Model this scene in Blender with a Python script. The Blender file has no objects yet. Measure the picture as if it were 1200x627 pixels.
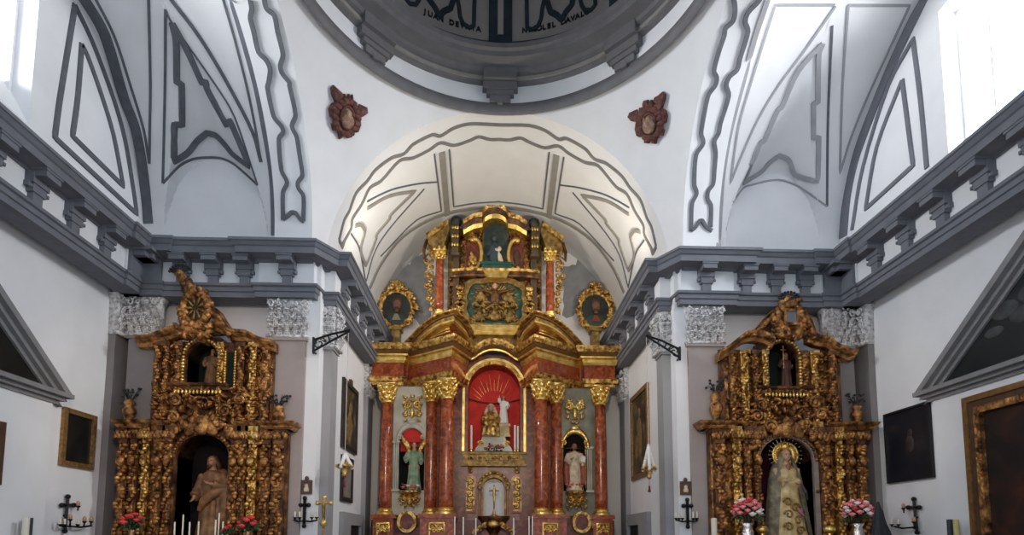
import bpy, math, random
import numpy as np
from mathutils import Vector, Matrix
from mathutils.bvhtree import BVHTree

PI = math.pi
SC = bpy.context.scene
COL = SC.collection
rnd = random.Random(7)

# ------------------------------------------------------------------ camera
FPX, PITCH, ROLL, YAW, PPY = 656.14, .0897, .0024, .035, 572.74
CAMX, EYE = -.1146, 1.7
_fh = Vector((math.sin(YAW), math.cos(YAW), 0)); _rt = Vector((math.cos(YAW), -math.sin(YAW), 0)); _z = Vector((0, 0, 1))
_fw = math.cos(PITCH)*_fh + math.sin(PITCH)*_z
_up = -math.sin(PITCH)*_fh + math.cos(PITCH)*_z
RGT = math.cos(ROLL)*_rt + math.sin(ROLL)*_up
UPV = -math.sin(ROLL)*_rt + math.cos(ROLL)*_up
CAMO = Vector((CAMX, 0, EYE))
cam = bpy.data.cameras.new('camera'); camo = bpy.data.objects.new('camera', cam); COL.objects.link(camo)
M = Matrix.Identity(4)
for i in range(3):
    M[i][0] = RGT[i]; M[i][1] = UPV[i]; M[i][2] = -_fw[i]; M[i][3] = CAMO[i]
camo.matrix_world = M
cam.sensor_width = 36; cam.lens = FPX/1200*36; cam.shift_y = (PPY-313.5)/1200; cam.clip_end = 200
SC.camera = camo

# measuring helpers: where a sight line meets a plane of the building
def ray(px, py): return _fw + RGT*((px-600)/FPX) + UPV*((PPY-py)/FPX)
def UY(px, py, Y): d = ray(px, py); return CAMO + d*(Y/d.y)
def UX(px, py, X): d = ray(px, py); return CAMO + d*((X-CAMX)/d.x)
def UZ(px, py, Z): d = ray(px, py); return CAMO + d*((Z-EYE)/d.z)

# ------------------------------------------------------------------ mesh builder
def _ico(sub):
    t = (1+5**.5)/2
    v = [(-1,t,0),(1,t,0),(-1,-t,0),(1,-t,0),(0,-1,t),(0,1,t),(0,-1,-t),(0,1,-t),(t,0,-1),(t,0,1),(-t,0,-1),(-t,0,1)]
    v = [Vector(q).normalized() for q in v]
    f = [(0,11,5),(0,5,1),(0,1,7),(0,7,10),(0,10,11),(1,5,9),(5,11,4),(11,10,2),(10,7,6),(7,1,8),(3,9,4),(3,4,2),(3,2,6),(3,6,8),(3,8,9),(4,9,5),(2,4,11),(6,2,10),(8,6,7),(9,8,1)]
    for _ in range(sub):
        c = {}; nf = []
        def mid(a, b):
            k = (min(a, b), max(a, b))
            if k not in c: c[k] = len(v); v.append(((v[a]+v[b])/2).normalized())
            return c[k]
        for a, b, d in f:
            x, y, z = mid(a, b), mid(b, d), mid(d, a)
            nf += [(a,x,z),(b,y,x),(d,z,y),(x,y,z)]
        f = nf
    return np.array([tuple(q) for q in v]), f
ICO = [_ico(0), _ico(1), _ico(2)]

class MB:
    def __init__(s): s.v = []; s.f = []
    def add(s, vs, fs):
        b = len(s.v); s.v.extend(tuple(q) for q in vs); s.f.extend(tuple(i+b for i in q) for q in fs); return s
    def box(s, x0, x1, y0, y1, z0, z1):
        if x0 > x1: x0, x1 = x1, x0
        if y0 > y1: y0, y1 = y1, y0
        if z0 > z1: z0, z1 = z1, z0
        return s.add([(x0,y0,z0),(x1,y0,z0),(x1,y1,z0),(x0,y1,z0),(x0,y0,z1),(x1,y0,z1),(x1,y1,z1),(x0,y1,z1)],
                     [(3,2,1,0),(4,5,6,7),(0,1,5,4),(1,2,6,5),(2,3,7,6),(3,0,4,7)])
    def prism(s, poly, y0, y1):          # polygon in x,z extruded along y
        n = len(poly)
        a = sum(poly[i][0]*poly[(i+1) % n][1]-poly[(i+1) % n][0]*poly[i][1] for i in range(n))
        if a < 0: poly = poly[::-1]
        s.add([(x, y0, z) for x, z in poly]+[(x, y1, z) for x, z in poly],
              [tuple(range(n)), tuple(range(2*n-1, n-1, -1))]+[(i+n, (i+1) % n+n, (i+1) % n, i)[::1] for i in range(n)])
        return s
    def prismx(s, poly, x0, x1):         # polygon in y,z extruded along x
        n = len(poly)
        return s.add([(x0, y, z) for y, z in poly]+[(x1, y, z) for y, z in poly],
                     [tuple(range(n)), tuple(range(2*n-1, n-1, -1))]+[(i+n, (i+1) % n+n, (i+1) % n, i) for i in range(n)])
    def ring(s, outer, inner, y0, y1):   # frame between two outlines (x,z) with equal counts, extruded along y
        n = len(outer)
        vs = [(x, y0, z) for x, z in outer]+[(x, y0, z) for x, z in inner]+[(x, y1, z) for x, z in outer]+[(x, y1, z) for x, z in inner]
        fs = []
        for i in range(n):
            j = (i+1) % n
            fs += [(i, j, n+j, n+i), (2*n+j, 2*n+i, 3*n+i, 3*n+j), (i, 2*n+i, 2*n+j, j), (n+i, n+j, 3*n+j, 3*n+i)]
        return s.add(vs, fs)
    def lathe(s, prof, c, seg=20, sx=1, sy=1, a0=0, a1=2*PI, cap=True):   # prof: (r,z) list, axis vertical through c (x,y)
        full = abs(a1-a0-2*PI) < 1e-6
        m = seg if full else seg+1
        vs = [(c[0]+r*sx*math.cos(a0+(a1-a0)*k/seg), c[1]+r*sy*math.sin(a0+(a1-a0)*k/seg), z) for r, z in prof for k in range(m)]
        fs = []
        for i in range(len(prof)-1):
            for k in range(seg):
                q = (k+1) % m
                fs.append((i*m+k, i*m+q, (i+1)*m+q, (i+1)*m+k))
        if full and cap:
            if prof[0][0] > 1e-6: fs.append(tuple(range(m-1, -1, -1)))
            if prof[-1][0] > 1e-6: fs.append(tuple(range((len(prof)-1)*m, len(prof)*m)))
        return s.add(vs, fs)
    def tube(s, pts, r, seg=6, cap=True):
        pts = [Vector(p) for p in pts]; n = len(pts)
        rs = r if isinstance(r, (list, tuple)) else [r]*n
        d0 = (pts[1]-pts[0]).normalized()
        ref = Vector((0, 0, 1)) if abs(d0.z) < .9 else Vector((1, 0, 0))
        u = d0.cross(ref).normalized(); vs = []
        for i in range(n):
            d = (pts[min(i+1, n-1)]-pts[max(i-1, 0)])
            d = d.normalized() if d.length > 1e-9 else d0
            u = (u-d*u.dot(d)); u = u.normalized() if u.length > 1e-6 else d.orthogonal().normalized()
            w = d.cross(u)
            vs += [pts[i]+(u*math.cos(2*PI*k/seg)+w*math.sin(2*PI*k/seg))*rs[i] for k in range(seg)]
        fs = [(i*seg+k, i*seg+(k+1) % seg, (i+1)*seg+(k+1) % seg, (i+1)*seg+k) for i in range(n-1) for k in range(seg)]
        if cap: fs += [tuple(range(seg-1, -1, -1)), tuple(range((n-1)*seg, n*seg))]
        return s.add(vs, fs)
    def blob(s, c, r, rot=None, sub=1):
        V, F = ICO[sub]
        P = V*np.array(r if isinstance(r, (tuple, list)) else (r, r, r))
        if rot is not None: P = P @ np.array(rot).T
        P = P+np.array(c)
        b = len(s.v); s.v.extend(map(tuple, P.tolist())); s.f.extend((a+b, d+b, e+b) for a, d, e in F)
        return s
    def sweep(s, path, prof, closed_prof=True):   # moulding profile (out,up) along a plan path; out = right of travel
        P = [Vector(p) for p in path]; n = len(P); k = len(prof); vs = []
        def nrm(a, b):
            d = Vector((b.x-a.x, b.y-a.y)); d.normalize(); return Vector((d.y, -d.x))
        for i in range(n):
            if i == 0: m = nrm(P[0], P[1])
            elif i == n-1: m = nrm(P[-2], P[-1])
            else:
                a, b = nrm(P[i-1], P[i]), nrm(P[i], P[i+1]); m = (a+b)/max(.25, 1+a.dot(b))
            vs += [(P[i].x+m.x*o, P[i].y+m.y*o, P[i].z+u) for o, u in prof]
        fs = [(i*k+j, (i+1)*k+j, (i+1)*k+(j+1) % k, i*k+(j+1) % k) for i in range(n-1) for j in range(k if closed_prof else k-1)]
        if closed_prof: fs += [tuple(range(k)), tuple(range(n*k-1, (n-1)*k-1, -1))]
        return s.add(vs, fs)
    def strip(s, pts, nrm, w, h, lo=-.02):   # raised band along points lying on a surface
        n = len(pts); vs = []
        for i in range(n):
            t = (pts[min(i+1, n-1)]-pts[max(i-1, 0)]).normalized(); N = nrm[i]
            sd = t.cross(N).normalized()*(w/2)
            vs += [pts[i]-sd+N*lo, pts[i]-sd*.9+N*h, pts[i]+sd*.9+N*h, pts[i]+sd+N*lo]
        fs = [(i*4+j, i*4+(j+1) % 4, (i+1)*4+(j+1) % 4, (i+1)*4+j) for i in range(n-1) for j in range(4)]
        fs += [(0, 1, 2, 3), ((n-1)*4+3, (n-1)*4+2, (n-1)*4+1, (n-1)*4)]
        return s.add(vs, fs)
    def grid(s, fn, nu, nv):
        vs = [fn(i/nu, j/nv) for j in range(nv+1) for i in range(nu+1)]
        return s.add(vs, [(j*(nu+1)+i, j*(nu+1)+i+1, (j+1)*(nu+1)+i+1, (j+1)*(nu+1)+i) for j in range(nv) for i in range(nu)])
    def mirror(s):
        m = MB(); m.v = [(-x, y, z) for x, y, z in s.v]; m.f = [q[::-1] for q in s.f]; return m
    def xf(s, fn):
        s.v = [tuple(fn(*q)) for q in s.v]; return s

def mk_mesh(name, mb, mat, smooth=False):
    me = bpy.data.meshes.new(name); me.from_pydata(mb.v, [], mb.f)
    me.materials.append(mat)
    if smooth:
        me.polygons.foreach_set('use_smooth', [True]*len(me.polygons))
        if smooth == 'auto':
            try: me.set_sharp_from_angle(angle=math.radians(38))
            except Exception: pass
    me.update(); return me
ROOT = {}
def obj(name, mb, mat, parent=None, smooth=False, label=None):
    o = bpy.data.objects.new(name, mk_mesh(name, mb, mat, smooth)); COL.objects.link(o)
    if parent is not None:
        o.parent = parent
        o.matrix_parent_inverse = ROOT.get(parent.name, Matrix.Identity(4))
    if label: o['label'] = label
    return o
def thing(name, loc, label, cat, group=None):
    o = bpy.data.objects.new(name, None); COL.objects.link(o); o.location = loc; o.empty_display_size = .1
    ROOT[o.name] = Matrix.Translation(Vector(loc)).inverted()
    o['label'] = label; o['category'] = cat
    if group: o['group'] = group
    return o
def single(name, mb, mat, label, cat, group=None, smooth=False):   # a thing that is one mesh, origin at its base
    V = np.array(mb.v); c = ((V[:, 0].min()+V[:, 0].max())/2, (V[:, 1].min()+V[:, 1].max())/2, V[:, 2].min())
    mb.v = [tuple(q) for q in (V-np.array(c)).tolist()]
    o = obj(name, mb, mat, None, smooth); o.location = c
    ROOT[o.name] = Matrix.Translation(Vector(c)).inverted()
    o['label'] = label; o['category'] = cat
    if group: o['group'] = group
    return o
def struct(name, mb=None, mat=None, smooth=False, label=None):
    if mb is None:
        o = bpy.data.objects.new(name, None); COL.objects.link(o)
    else: o = obj(name, mb, mat, None, smooth)
    o['kind'] = 'structure'
    if label: o['label'] = label
    return o
def dup(root, delta, label, group=None, rz=None):
    r = root.copy(); COL.objects.link(r); r.location = Vector(root.location)+Vector(delta); r['label'] = label
    if rz is not None: r.rotation_euler = (0, 0, rz)
    if group: r['group'] = group
    for ch in list(root.children):
        c = ch.copy(); COL.objects.link(c); c.parent = r
        for g in list(ch.children):
            d = g.copy(); COL.objects.link(d); d.parent = c
    return r
def fuse(mb, voxel, name='fused', smooth_it=2):     # melt overlapping solids into one continuous skin
    me = bpy.data.meshes.new(name); me.from_pydata(mb.v, [], mb.f); me.update()
    o = bpy.data.objects.new(name, me); COL.objects.link(o)
    m = o.modifiers.new('r', 'REMESH'); m.mode = 'VOXEL'; m.voxel_size = voxel
    if smooth_it:
        q = o.modifiers.new('s', 'SMOOTH'); q.iterations = smooth_it; q.factor = .5
    dg = bpy.context.evaluated_depsgraph_get(); e = o.evaluated_get(dg); out = bpy.data.meshes.new_from_object(e)
    r = MB(); r.v = [tuple(v.co) for v in out.vertices]; r.f = [tuple(p.vertices) for p in out.polygons]
    bpy.data.objects.remove(o); bpy.data.meshes.remove(me); bpy.data.meshes.remove(out)
    return r

# ------------------------------------------------------------------ materials
def _mat(name):
    m = bpy.data.materials.new(name); m.use_nodes = True
    nt = m.node_tree; return m, nt, nt.nodes['Principled BSDF']
def plain(name, col, rough=.6, metal=0, var=.12, scale=6, bump=0, bscale=30, spec=.5):
    m, nt, b = _mat(name)
    tc = nt.nodes.new('ShaderNodeTexCoord'); nz = nt.nodes.new('ShaderNodeTexNoise'); nz.inputs['Scale'].default_value = scale
    nz.inputs['Detail'].default_value = 5; nt.links.new(tc.outputs['Object'], nz.inputs['Vector'])
    rp = nt.nodes.new('ShaderNodeValToRGB'); rp.color_ramp.elements[0].position = .3; rp.color_ramp.elements[1].position = .7
    rp.color_ramp.elements[0].color = (*[c*(1-var) for c in col], 1); rp.color_ramp.elements[1].color = (*[min(1, c*(1+var)) for c in col], 1)
    nt.links.new(nz.outputs['Fac'], rp.inputs['Fac']); nt.links.new(rp.outputs['Color'], b.inputs['Base Color'])
    b.inputs['Roughness'].default_value = rough; b.inputs['Metallic'].default_value = metal
    b.inputs['Specular IOR Level'].default_value = spec
    if bump:
        n2 = nt.nodes.new('ShaderNodeTexNoise'); n2.inputs['Scale'].default_value = bscale; n2.inputs['Detail'].default_value = 4
        nt.links.new(tc.outputs['Object'], n2.inputs['Vector'])
        bp = nt.nodes.new('ShaderNodeBump'); bp.inputs['Strength'].default_value = bump; bp.inputs['Distance'].default_value = .03
        nt.links.new(n2.outputs['Fac'], bp.inputs['Height']); nt.links.new(bp.outputs['Normal'], b.inputs['Normal'])
    return m
def ramped(name, stops, scale, rough=.5, metal=0, kind='noise', detail=6, dist=0, bump=0, bscale=None, stretch=(1, 1, 1), spec=.5):
    m, nt, b = _mat(name)
    tc = nt.nodes.new('ShaderNodeTexCoord'); mp = nt.nodes.new('ShaderNodeMapping'); mp.inputs['Scale'].default_value = stretch
    nt.links.new(tc.outputs['Object'], mp.inputs['Vector'])
    if kind == 'noise':
        t = nt.nodes.new('ShaderNodeTexNoise'); t.inputs['Detail'].default_value = detail; t.inputs['Distortion'].default_value = dist
    else:
        t = nt.nodes.new('ShaderNodeTexVoronoi')
    t.inputs['Scale'].default_value = scale; nt.links.new(mp.outputs['Vector'], t.inputs['Vector'])
    rp = nt.nodes.new('ShaderNodeValToRGB'); el = rp.color_ramp.elements
    while len(el) < len(stops): el.new(.5)
    for e, (p, c) in zip(el, stops): e.position = p; e.color = (*c, 1)
    o = t.outputs['Fac'] if kind == 'noise' else t.outputs['Distance']
    nt.links.new(o, rp.inputs['Fac']); nt.links.new(rp.outputs['Color'], b.inputs['Base Color'])
    b.inputs['Roughness'].default_value = rough; b.inputs['Metallic'].default_value = metal; b.inputs['Specular IOR Level'].default_value = spec
    if bump:
        n2 = nt.nodes.new('ShaderNodeTexNoise'); n2.inputs['Scale'].default_value = bscale or scale*2; n2.inputs['Detail'].default_value = 3
        nt.links.new(tc.outputs['Object'], n2.inputs['Vector'])
        bp = nt.nodes.new('ShaderNodeBump'); bp.inputs['Strength'].default_value = bump; bp.inputs['Distance'].default_value = .04
        nt.links.new(n2.outputs['Fac'], bp.inputs['Height']); nt.links.new(bp.outputs['Normal'], b.inputs['Normal'])
    return m

WHITE = plain('white_plaster', (.80, .80, .81), .85, var=.03, scale=2, bump=.05, bscale=8, spec=.2)
CREAM = plain('cream_plaster', (.80, .79, .755), .85, var=.03, scale=2, bump=.05, bscale=8, spec=.2)
GREY = plain('grey_paint', (.165, .172, .195), .75, var=.10, scale=5, spec=.25)
GREYD = plain('dark_grey_paint', (.125, .13, .145), .75, var=.15, scale=7, spec=.25)
GREYW = plain('warm_grey_paint', (.30, .285, .26), .75, var=.10, scale=5, spec=.25)
TAUPE = plain('taupe_wall', (.38, .33, .315), .8, var=.07, scale=2, spec=.2)
TAUPE_SHADE = plain('shaded_taupe_wall', (.22, .205, .205), .8, var=.1, scale=2, spec=.2)  # taupe darkened to put the corner pilasters' shade into the colour
CAPWH = ramped('stone_capital', [(.34, (.32, .31, .31)), (.46, (.57, .56, .56)), (.58, (.75, .74, .74))], 16, .7, 0, bump=.6, bscale=26, spec=.3)
GREYS = plain('stone_grey_paint', (.235, .23, .232), .75, var=.1, scale=5, spec=.25)
GREYN = plain('neutral_grey_paint', (.165, .162, .168), .75, var=.1, scale=5, spec=.25)
GREY_WASHED = plain('washed_out_grey_paint', (.36, .36, .375), .75, var=.08, scale=5, spec=.2)  # moulding grey lightened to paint in the washed-out light on the right vault
DOMEB = plain('dome_beige', (.40, .37, .35), .85, var=.08, scale=2, spec=.2)
DOMED = plain('dome_dark', (.035, .05, .062), .8, var=.2, scale=4, spec=.2)
GOLD = ramped('gilding', [(.32, (.13, .055, .015)), (.46, (.46, .25, .06)), (.62, (.88, .60, .20))], 10, .34, .8, bump=.5, bscale=30)
GOLDB = ramped('bright_gilding', [(.25, (.50, .28, .05)), (.5, (.86, .58, .16)), (.7, (1, .78, .32))], 6, .3, .85, bump=.25, bscale=22)
GOLDO = ramped('old_gilding', [(.30, (.035, .015, .007)), (.46, (.24, .105, .034)), (.62, (.54, .26, .075)), (.78, (.92, .56, .19))], 8, .40, .6, bump=.8, bscale=20)
GOLDR = ramped('red_gilding', [(.3, (.030, .013, .007)), (.5, (.125, .054, .022)), (.7, (.30, .14, .046))], 6, .5, .45, bump=.6, bscale=14)
OCHRE = ramped('ochre_gilding', [(.3, (.13, .075, .024)), (.5, (.27, .165, .048)), (.7, (.46, .30, .09))], 9, .45, .5, bump=.4, bscale=20)
MARBLE = ramped('red_marble', [(.28, (.13, .020, .010)), (.45, (.29, .060, .022)), (.60, (.42, .10, .035)), (.70, (.53, .18, .075)), (.80, (.78, .52, .36))], 6, .16, 0, dist=1.4, detail=9)
MARBD = ramped('dark_red_marble', [(.3, (.06, .012, .010)), (.5, (.16, .032, .020)), (.72, (.30, .09, .05))], 5, .3, 0, dist=1.2)
MAUVE = ramped('mauve_marble', [(.3, (.20, .075, .065)), (.5, (.31, .13, .105)), (.7, (.44, .24, .19))], 5, .35, 0, dist=1)
RED = ramped('red_cloth', [(.3, (.60, .016, .010)), (.6, (.85, .035, .020))], 3, .7, 0)
REDB = plain('red_flower', (.75, .045, .05), .5, var=.3, scale=30)
PINK = plain('pink_flower', (.85, .25, .27), .5, var=.2, scale=30)
WHITEF = plain('white_flower', (.86, .83, .80), .5, var=.05, scale=30)
GREENL = plain('dark_leaf', (.025, .06, .022), .5, var=.4, scale=40)
WOOD = plain('dark_wood', (.075, .038, .02), .5, var=.3, scale=8, bump=.2)
WOODG = plain('brown_gold_wood', (.22, .11, .035), .4, metal=.3, var=.3, scale=10)
BLACK = plain('black_paint', (.012, .012, .014), .5, var=.2)
IRON = plain('black_iron', (.015, .015, .018), .4, metal=.6, var=.3, scale=30)
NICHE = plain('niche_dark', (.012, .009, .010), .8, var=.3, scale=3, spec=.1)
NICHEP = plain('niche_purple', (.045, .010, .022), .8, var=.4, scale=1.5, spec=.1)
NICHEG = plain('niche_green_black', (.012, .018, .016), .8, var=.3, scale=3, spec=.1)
WAX = plain('candle_wax', (.80, .74, .60), .5, var=.05)
WAXW = plain('white_wax', (.88, .85, .80), .5, var=.03)
BRASS = plain('brass', (.85, .55, .16), .25, metal=1, var=.15, scale=20)
BRONZE = plain('bronze', (.34, .2, .10), .35, metal=.8, var=.3, scale=20)
SILVER = plain('silver', (.75, .72, .70), .25, metal=1, var=.15, scale=20, bump=.4)
SKIN = plain('painted_skin', (.58, .33, .22), .5, var=.1, scale=14)
SKIND = plain('dark_painted_skin', (.36, .17, .09), .5, var=.15, scale=14)
HAIRB = plain('brown_hair', (.07, .032, .015), .6, var=.3, scale=40)
ROBEB = ramped('brown_gold_robe', [(.3, (.10, .045, .02)), (.55, (.23, .11, .045)), (.75, (.40, .22, .09))], 6, .55, .15)
ROBEW = ramped('cream_gold_robe', [(.3, (.36, .24, .09)), (.5, (.56, .42, .19)), (.7, (.72, .60, .36))], 6, .5, .1, bump=.4, bscale=14)
MANTLE = ramped('olive_mantle', [(.3, (.09, .08, .055)), (.5, (.20, .18, .12)), (.7, (.34, .30, .20))], 9, .6, .1)
ROBEG = ramped('green_robe', [(.3, (.12, .22, .13)), (.5, (.24, .36, .22)), (.7, (.42, .48, .32))], 6, .55)
ROBEIV = ramped('ivory_robe', [(.3, (.46, .33, .20)), (.5, (.66, .52, .36)), (.7, (.80, .70, .55))], 8, .55)
ROBER = ramped('red_brown_robe', [(.3, (.18, .03, .02)), (.6, (.36, .09, .05))], 6, .55)
TEAL = ramped('green_glory', [(.3, (.012, .055, .045)), (.6, (.03, .11, .085))], 6, .5)
SLATE = plain('dark_slate', (.035, .042, .045), .6, var=.2)
PALEG = ramped('pale_panel', [(.3, (.50, .48, .38)), (.5, (.64, .62, .52)), (.7, (.76, .75, .68))], 3, .6)
PALEGD = ramped('greenish_panel', [(.3, (.16, .165, .12)), (.5, (.25, .25, .19)), (.7, (.36, .36, .29))], 3, .6)
CARTR = ramped('cartouche_red', [(.3, (.045, .014, .010)), (.5, (.11, .034, .024)), (.7, (.20, .075, .05))], 14, .7, 0, bump=.5, bscale=25)
CARTL = ramped('cartouche_light', [(.3, (.17, .085, .06)), (.5, (.30, .18, .12)), (.7, (.46, .33, .20))], 12, .7)
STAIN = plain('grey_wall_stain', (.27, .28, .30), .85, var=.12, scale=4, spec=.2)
def canvas(name, dark, mid, light, scale=2.2, pos=(.45, .62, .8)):
    return ramped(name, [(pos[0], dark), (pos[1], mid), (pos[2], light)], scale, .35, 0, detail=5, dist=.6)
CANV1 = canvas('black_canvas', (.006, .007, .008), (.014, .014, .012), (.04, .035, .03))
CANV2 = canvas('blue_black_canvas', (.008, .010, .017), (.016, .016, .022), (.07, .04, .03), 2.4)
CANV3 = canvas('brown_canvas', (.025, .022, .018), (.08, .055, .028), (.28, .19, .09), 3.5, (.4, .55, .75))
CANV4 = canvas('red_black_canvas', (.010, .009, .010), (.035, .014, .012), (.10, .03, .022), 1.6)
CANV5 = canvas('green_black_canvas', (.008, .013, .015), (.016, .02, .022), (.06, .065, .065), 1.4)
CANV6 = canvas('portrait_canvas', (.014, .02, .018), (.03, .035, .028), (.06, .06, .04), 4)
GLASS, _nt, _b = _mat('window_glass')
_o = _nt.nodes['Material Output']; _mx = _nt.nodes.new('ShaderNodeMixShader'); _tr = _nt.nodes.new('ShaderNodeBsdfTransparent'); _gl = _nt.nodes.new('ShaderNodeBsdfGlossy')
_gl.inputs['Roughness'].default_value = .1; _mx.inputs[0].default_value = .08
_nt.links.new(_tr.outputs[0], _mx.inputs[1]); _nt.links.new(_gl.outputs[0], _mx.inputs[2]); _nt.links.new(_mx.outputs[0], _o.inputs['Surface'])
# ================================================================== the building
XW, YW = 7.3, 11.0                 # transept end wall, altar-side wall
YC, RA, ZA = 7.55, 3.026, 7.537    # transept arches: centre, radius, springing
A1, A2 = 3.66, 4.386
RT = 3.72                          # transept vault radius
RS, ZS = 3.531, 7.108              # sanctuary vault
RD, ZD = 3.447, 10.681             # dome ring
YB = 15.5                          # sanctuary back wall
XS = 3.5                           # sanctuary side wall
floor = struct('floor', MB().box(-9, 9, -3, 16, -.2, 0), plain('stone_floor', (.35, .32, .29), .5, var=.15, scale=2))

SHELL = []                         # surfaces the painted mouldings lie on
def shell(mb): SHELL.append(mb); return mb

# --- transept end walls with their tall windows
WY0, WY1, WZ0, WZ1 = 6.72, 8.36, 7.35, 10.5
for sd, nm in ((-1, 'wall_left'), (1, 'wall_right')):
    w = MB()
    x0, x1 = XW, XW+.5
    def seg(y0, y1, z0, z1): w.box(sd*x0, sd*x1, y0, y1, z0, z1)
    seg(3.6, 11.4, 0, WZ0); seg(3.6, WY0-.1, WZ0, 11.6); seg(WY1, 11.4, WZ0, 11.6); seg(WY0-.1, WY1, WZ1, 11.6)
    if sd < 0: w.prism([(-XW, WZ0), (-XW-.40, WZ0), (-XW-.40, 8.75), (-XW, 8.05)], WY0, WY1)   # sloping sill
    shell(w); wo = struct(nm, w, WHITE)
    n = 1 if sd < 0 else 2
    fr = MB()                      # frame: jambs, head, sill and one mullion
    fx0, fx1 = sd*(XW+.30), sd*(XW+.38)
    fr.box(fx0, fx1, WY0-.1, WY0, WZ0, WZ1); fr.box(fx0, fx1, WY1-.05, WY1-.002, WZ0, WZ1-.002); fr.box(fx0, fx1, WY0+.001, WY1-.051, WZ1-.06, WZ1-.002)
    fr.box(fx0, fx1, WY0+.001, WY1-.051, WZ0, WZ0+.06); fr.box(fx0+sd*.01, fx1-sd*.01, 7.79, 7.82, WZ0+.061, WZ1-.061)
    wf = struct('window_%d' % n, fr, WHITE)
    obj('pane', MB().box(sd*(XW+.335), sd*(XW+.345), WY0, WY1, WZ0, WZ1), GLASS, wf)
# --- altar-side walls of the transept, piers, sanctuary walls
for sd, nm in ((-1, 'wall_left_altar'), (1, 'wall_right_altar')):
    w = MB()
    w.box(sd*3.46, sd*(XW+.3), YW, YW+.5, 0, 7.2)
    w.box(sd*3.46, sd*4.42, 10.58, YW+.3, 0, 7.2)          # pier
    struct(nm, w, WHITE)
    p = MB().box(sd*3.45, sd*3.75, 10.57, 11.2, 0, 6.3)   # white strip between the pilasters
    struct('wall_left_pier' if sd < 0 else 'wall_right_pier', p, WHITE)
    s_ = MB().box(sd*XS, sd*(XS+.5), 10.9, YB+.4, 0, 7.4)
    struct('wall_left_sanctuary' if sd < 0 else 'wall_right_sanctuary', s_, WHITE)
bw = MB().box(-4, 4, YB, YB+.4, 0, 11.2)
shell(bw); back = struct('wall_back', bw, WHITE)

# --- vaults
def lun(x, z, yb, x0, hw, zs, rl, yw, ya, za):
    # where a level line from the barrel at yb leaves the void of the lunette (a cone from the apex ya,za to the wall arch at yw)
    def inside(t):
        if t <= 1e-6: return False
        X = (x-x0)/t; Z = za+(z-za)/t
        if abs(X) >= hw: return False
        return Z <= zs+rl*math.sqrt(max(0, 1-(X/hw)**2))
    a = (yb-ya)/(yw-ya)
    if a <= 0 or a >= 1 or not inside(a): return None
    if inside(1): return yw
    b = 1.0
    for _ in range(18):
        m = (a+b)/2
        if inside(m): a = m
        else: b = m
    return ya+(yw-ya)*a
LX0, LHW = 5.85, 1.05
LTOP = UY(250, 184, 11.22).z
LAP = UY(187, -8, 9.0)
def transept_vault(sd):
    mb = MB()
    nx, nt = 150, 170
    YWL = YC+RT-.02
    def fn(u, v):
        X = A2+(XW-A2)*u
        th = -.12+v*2.35
        y = YC+RT*math.cos(max(th, 0)); z = ZA+RT*math.sin(max(th, 0)) if th > 0 else ZA+th*4.2
        if th < 1.35 and z > 7.2:
            t = lun(X, z, y, LX0, LHW, 8.05, LTOP-8.05, YWL, 9.0, LAP.z)
            if t is not None: y = max(y, t)
        return (sd*X, y, z)
    mb.grid(fn, nx, nt)
    if sd > 0: mb.f = [q[::-1] for q in mb.f]
    return mb
vaults = []
for sd in (-1, 1):
    vaults.append(struct('ceiling', shell(transept_vault(sd)), WHITE, 'auto'))
# --- transept arches (soffit, crossing face and step to the vault)
for sd in (-1, 1):
    mb = MB(); n = 64
    ang = [PI*.72*k/n for k in range(n+1)]
    prof = [(YC+RA, 6.9)]+[(YC+RA*math.cos(a), ZA+RA*math.sin(a)) for a in ang]
    back_ = [(YC+RT+.1, 6.9)]+[(YC+(RT+.1)*math.cos(a), ZA+(RT+.1)*math.sin(a)) for a in ang]
    k = len(prof)
    vs = [(sd*A1, y, z) for y, z in prof]+[(sd*A2, y, z) for y, z in prof]+[(sd*A2, y, z) for y, z in back_]
    fs = [(i, i+1, k+i+1, k+i) for i in range(k-1)]+[(k+i, k+i+1, 2*k+i+1, 2*k+i) for i in range(k-1)]
    if sd > 0: fs = [q[::-1] for q in fs]
    mb.add(vs, fs)
    vaults.append(struct('ceiling', shell(mb), WHITE, 'auto'))
# --- pendentives
for sd in (-1, 1):
    mb = MB(); nu, nv = 24, 34
    def fn(u, v):
        if v < .08:                       # upright stub below the springing
            z1 = 6.9+(ZA-6.9)*(v/.08); z2 = 6.9+(ZS-6.9)*(v/.08)
            a = (A1, YC+RA, z1); b = (RS, YW, z2)
        else:
            t = (v-.08)/.92*PI/2
            a = (A1, YC+RA*math.cos(t), ZA+RA*math.sin(t)); b = (RS*math.cos(t), YW, ZS+RS*math.sin(t))
        ra, rb = math.hypot(a[0], a[1]-YC), math.hypot(b[0], b[1]-YC)
        ta, tb = math.atan2(a[1]-YC, a[0]), math.atan2(b[1]-YC, b[0])
        r = ra+(rb-ra)*u; t = ta+(tb-ta)*u; z = a[2]+(b[2]-a[2])*u
        if v > .9: 
            q = (v-.9)/.1; z = z+(ZD+.02-z)*q*q; r = r+(RD-.02-r)*q*q
        return (sd*r*math.cos(t), YC+r*math.sin(t), z)
    mb.grid(fn, nu, nv)
    if sd < 0: mb.f = [q[::-1] for q in mb.f]
    vaults.append(struct('ceiling', shell(mb), WHITE, True))
# --- sanctuary barrel vault
mb = MB(); n = 72
def fn(u, v):
    th = PI*u; return (RS*math.cos(th), YW+(YB-YW)*v, ZS+RS*math.sin(th))
mb.grid(fn, n, 12)
mb.box(-RS-.02, -RS, YW, YB, 6.9, ZS); mb.box(RS, RS+.02, YW, YB, 6.9, ZS)
sv = struct('ceiling', shell(mb), WHITE, 'auto')

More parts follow.
